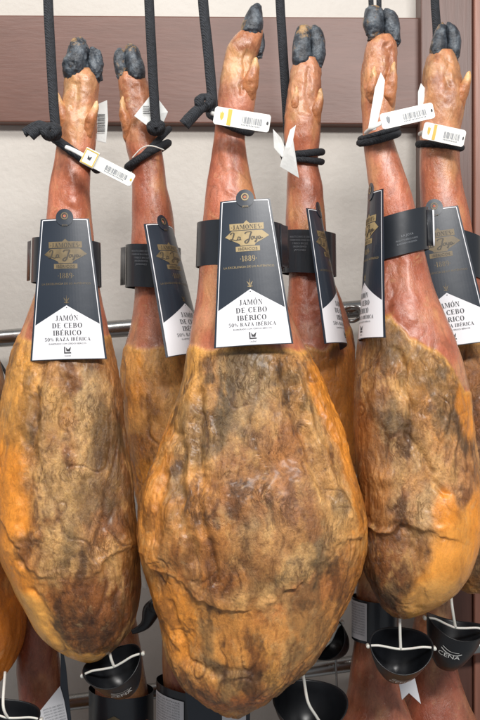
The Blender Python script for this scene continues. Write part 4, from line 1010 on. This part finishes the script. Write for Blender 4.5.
def lower_card(label, pts_w, pts_b, Y, lines):
    root = thing('shank_card', label, 'label', P(*pts_b[0], Y), 'label cards of the lower row')
    flat_poly(root, 'card_sheet', pts_b, Y+.002, CARD, .0008); o = flat_poly(root, 'white_sheet', pts_w, Y, PAPER, .0005)
    if lines:
        t = MB(); (x, y, wd, n, sl) = lines
        for k in range(n): 
            m0 = len(t.V); bfont(t, 'JAMÓN DE CEBO IBÉRICO', x + k*.6, y+k*3.0, 1.5, wd)
            t.V[m0:] = [(a, b_, c + sl*(a-x)) for a, b_, c in t.V[m0:]]
        V = [P(a, c, Y-.0012) for a, b_, c in t.V]; o2 = mesh_obj('card_print', V, t.F, GREYINK, o, smooth=False); o2.data.transform(Matrix.Translation(-root.location))
    return root
lower_card('white printed card with black edge on the bottom left lower shank', [(60,686),(64,700),(69,728),(38,732),(39,712)], [(61,640),(66,666),(72,728),(62,740),(60,690)], .095, (53,708,20,6,-.3))
lower_card('forked white paper tail hanging under the square-on drip cup', [(396,668),(414,674),(421,704),(409,693),(402,700)], [(398,664),(408,664),(410,680),(400,680)], .07, None)
lower_card('tiny white card corner below the tip of the largest ham', [(222,712),(246,710),(246,730),(222,730)], [(185,690),(225,706),(250,712),(250,740),(190,740)], .12, None)

# wall hook knob, wires, ring
root = thing('rail_hook', 'black knobbed hook arm between the front left and central hams', 'hook', P(150,612,.22), None)
V, Fc = tube([tuple(P(x, y, .20)) for x, y in ((172,596),(160,602),(152,610),(147,622),(141,628),(132,632))], [x*S(.2) for x in (4,6,9,6,4,2.6)], sub=8, n=16); o = mesh_obj('arm', V, Fc, CUPM, root); local(o, root)
V, Fc = tube([tuple(P(155,606,.188)), tuple(P(155,606,.20))], [6*S(.2), 8*S(.2)], sub=6, n=20); o = mesh_obj('knob', V, Fc, CUPM, root); local(o, root)
V, Fc = tube([tuple(P(x, y, .16)) for x, y in ((140,562),(141,572),(144,582),(147,588))], [x*S(.16) for x in (2, 4, 5, 2.5)], sub=8, n=14, flat=.6)
o = mesh_obj('plastic_clip', V, Fc, PLASTIC); center_mesh(o); tag(o, 'milky white plastic clip between the front left and central hams', 'clip')
root = thing('ring_hook', 'shiny ring with thin black wire on the rail between two hams', 'hook', P(352,312,.27))
pts = [tuple(P(352+9*math.cos(a), 314+7*math.sin(a), .27) + Vector((0, .01*math.sin(a), 0))) for a in [2*math.pi*i/14 for i in range(14)]]
V, Fc = tube(pts, 2.0*S(.27), sub=5, n=12, closed=True); o = mesh_obj('ring', V, Fc, STEEL, root); local(o, root)
V, Fc = tube([tuple(P(x, y, .27)) for x, y in ((361,316),(364,330),(362,350),(356,372),(352,400))], .9*S(.27), sub=8, n=8); o = mesh_obj('wire', V, Fc, WIRE, root); local(o, root)
V, Fc = tube([tuple(P(x, y, .26)) for x, y in ((-30,322),(-8,352),(5,372),(12,392),(14,430))], 1.5*S(.26), sub=8, n=10)
o = mesh_obj('wire_hook', V, Fc, WIRE); center_mesh(o); tag(o, 'thin dark wire hook slanting behind the front left ham', 'hook')
V, Fc = tube([tuple(P(x, y, .29)) for x, y in ((337,640),(336,662),(337,690),(337,720))], 1.1*S(.29), sub=8, n=10)
o = mesh_obj('wire_hook', V, Fc, STEEL); center_mesh(o); tag(o, 'thin steel wire hook hanging on the lower rail', 'hook')
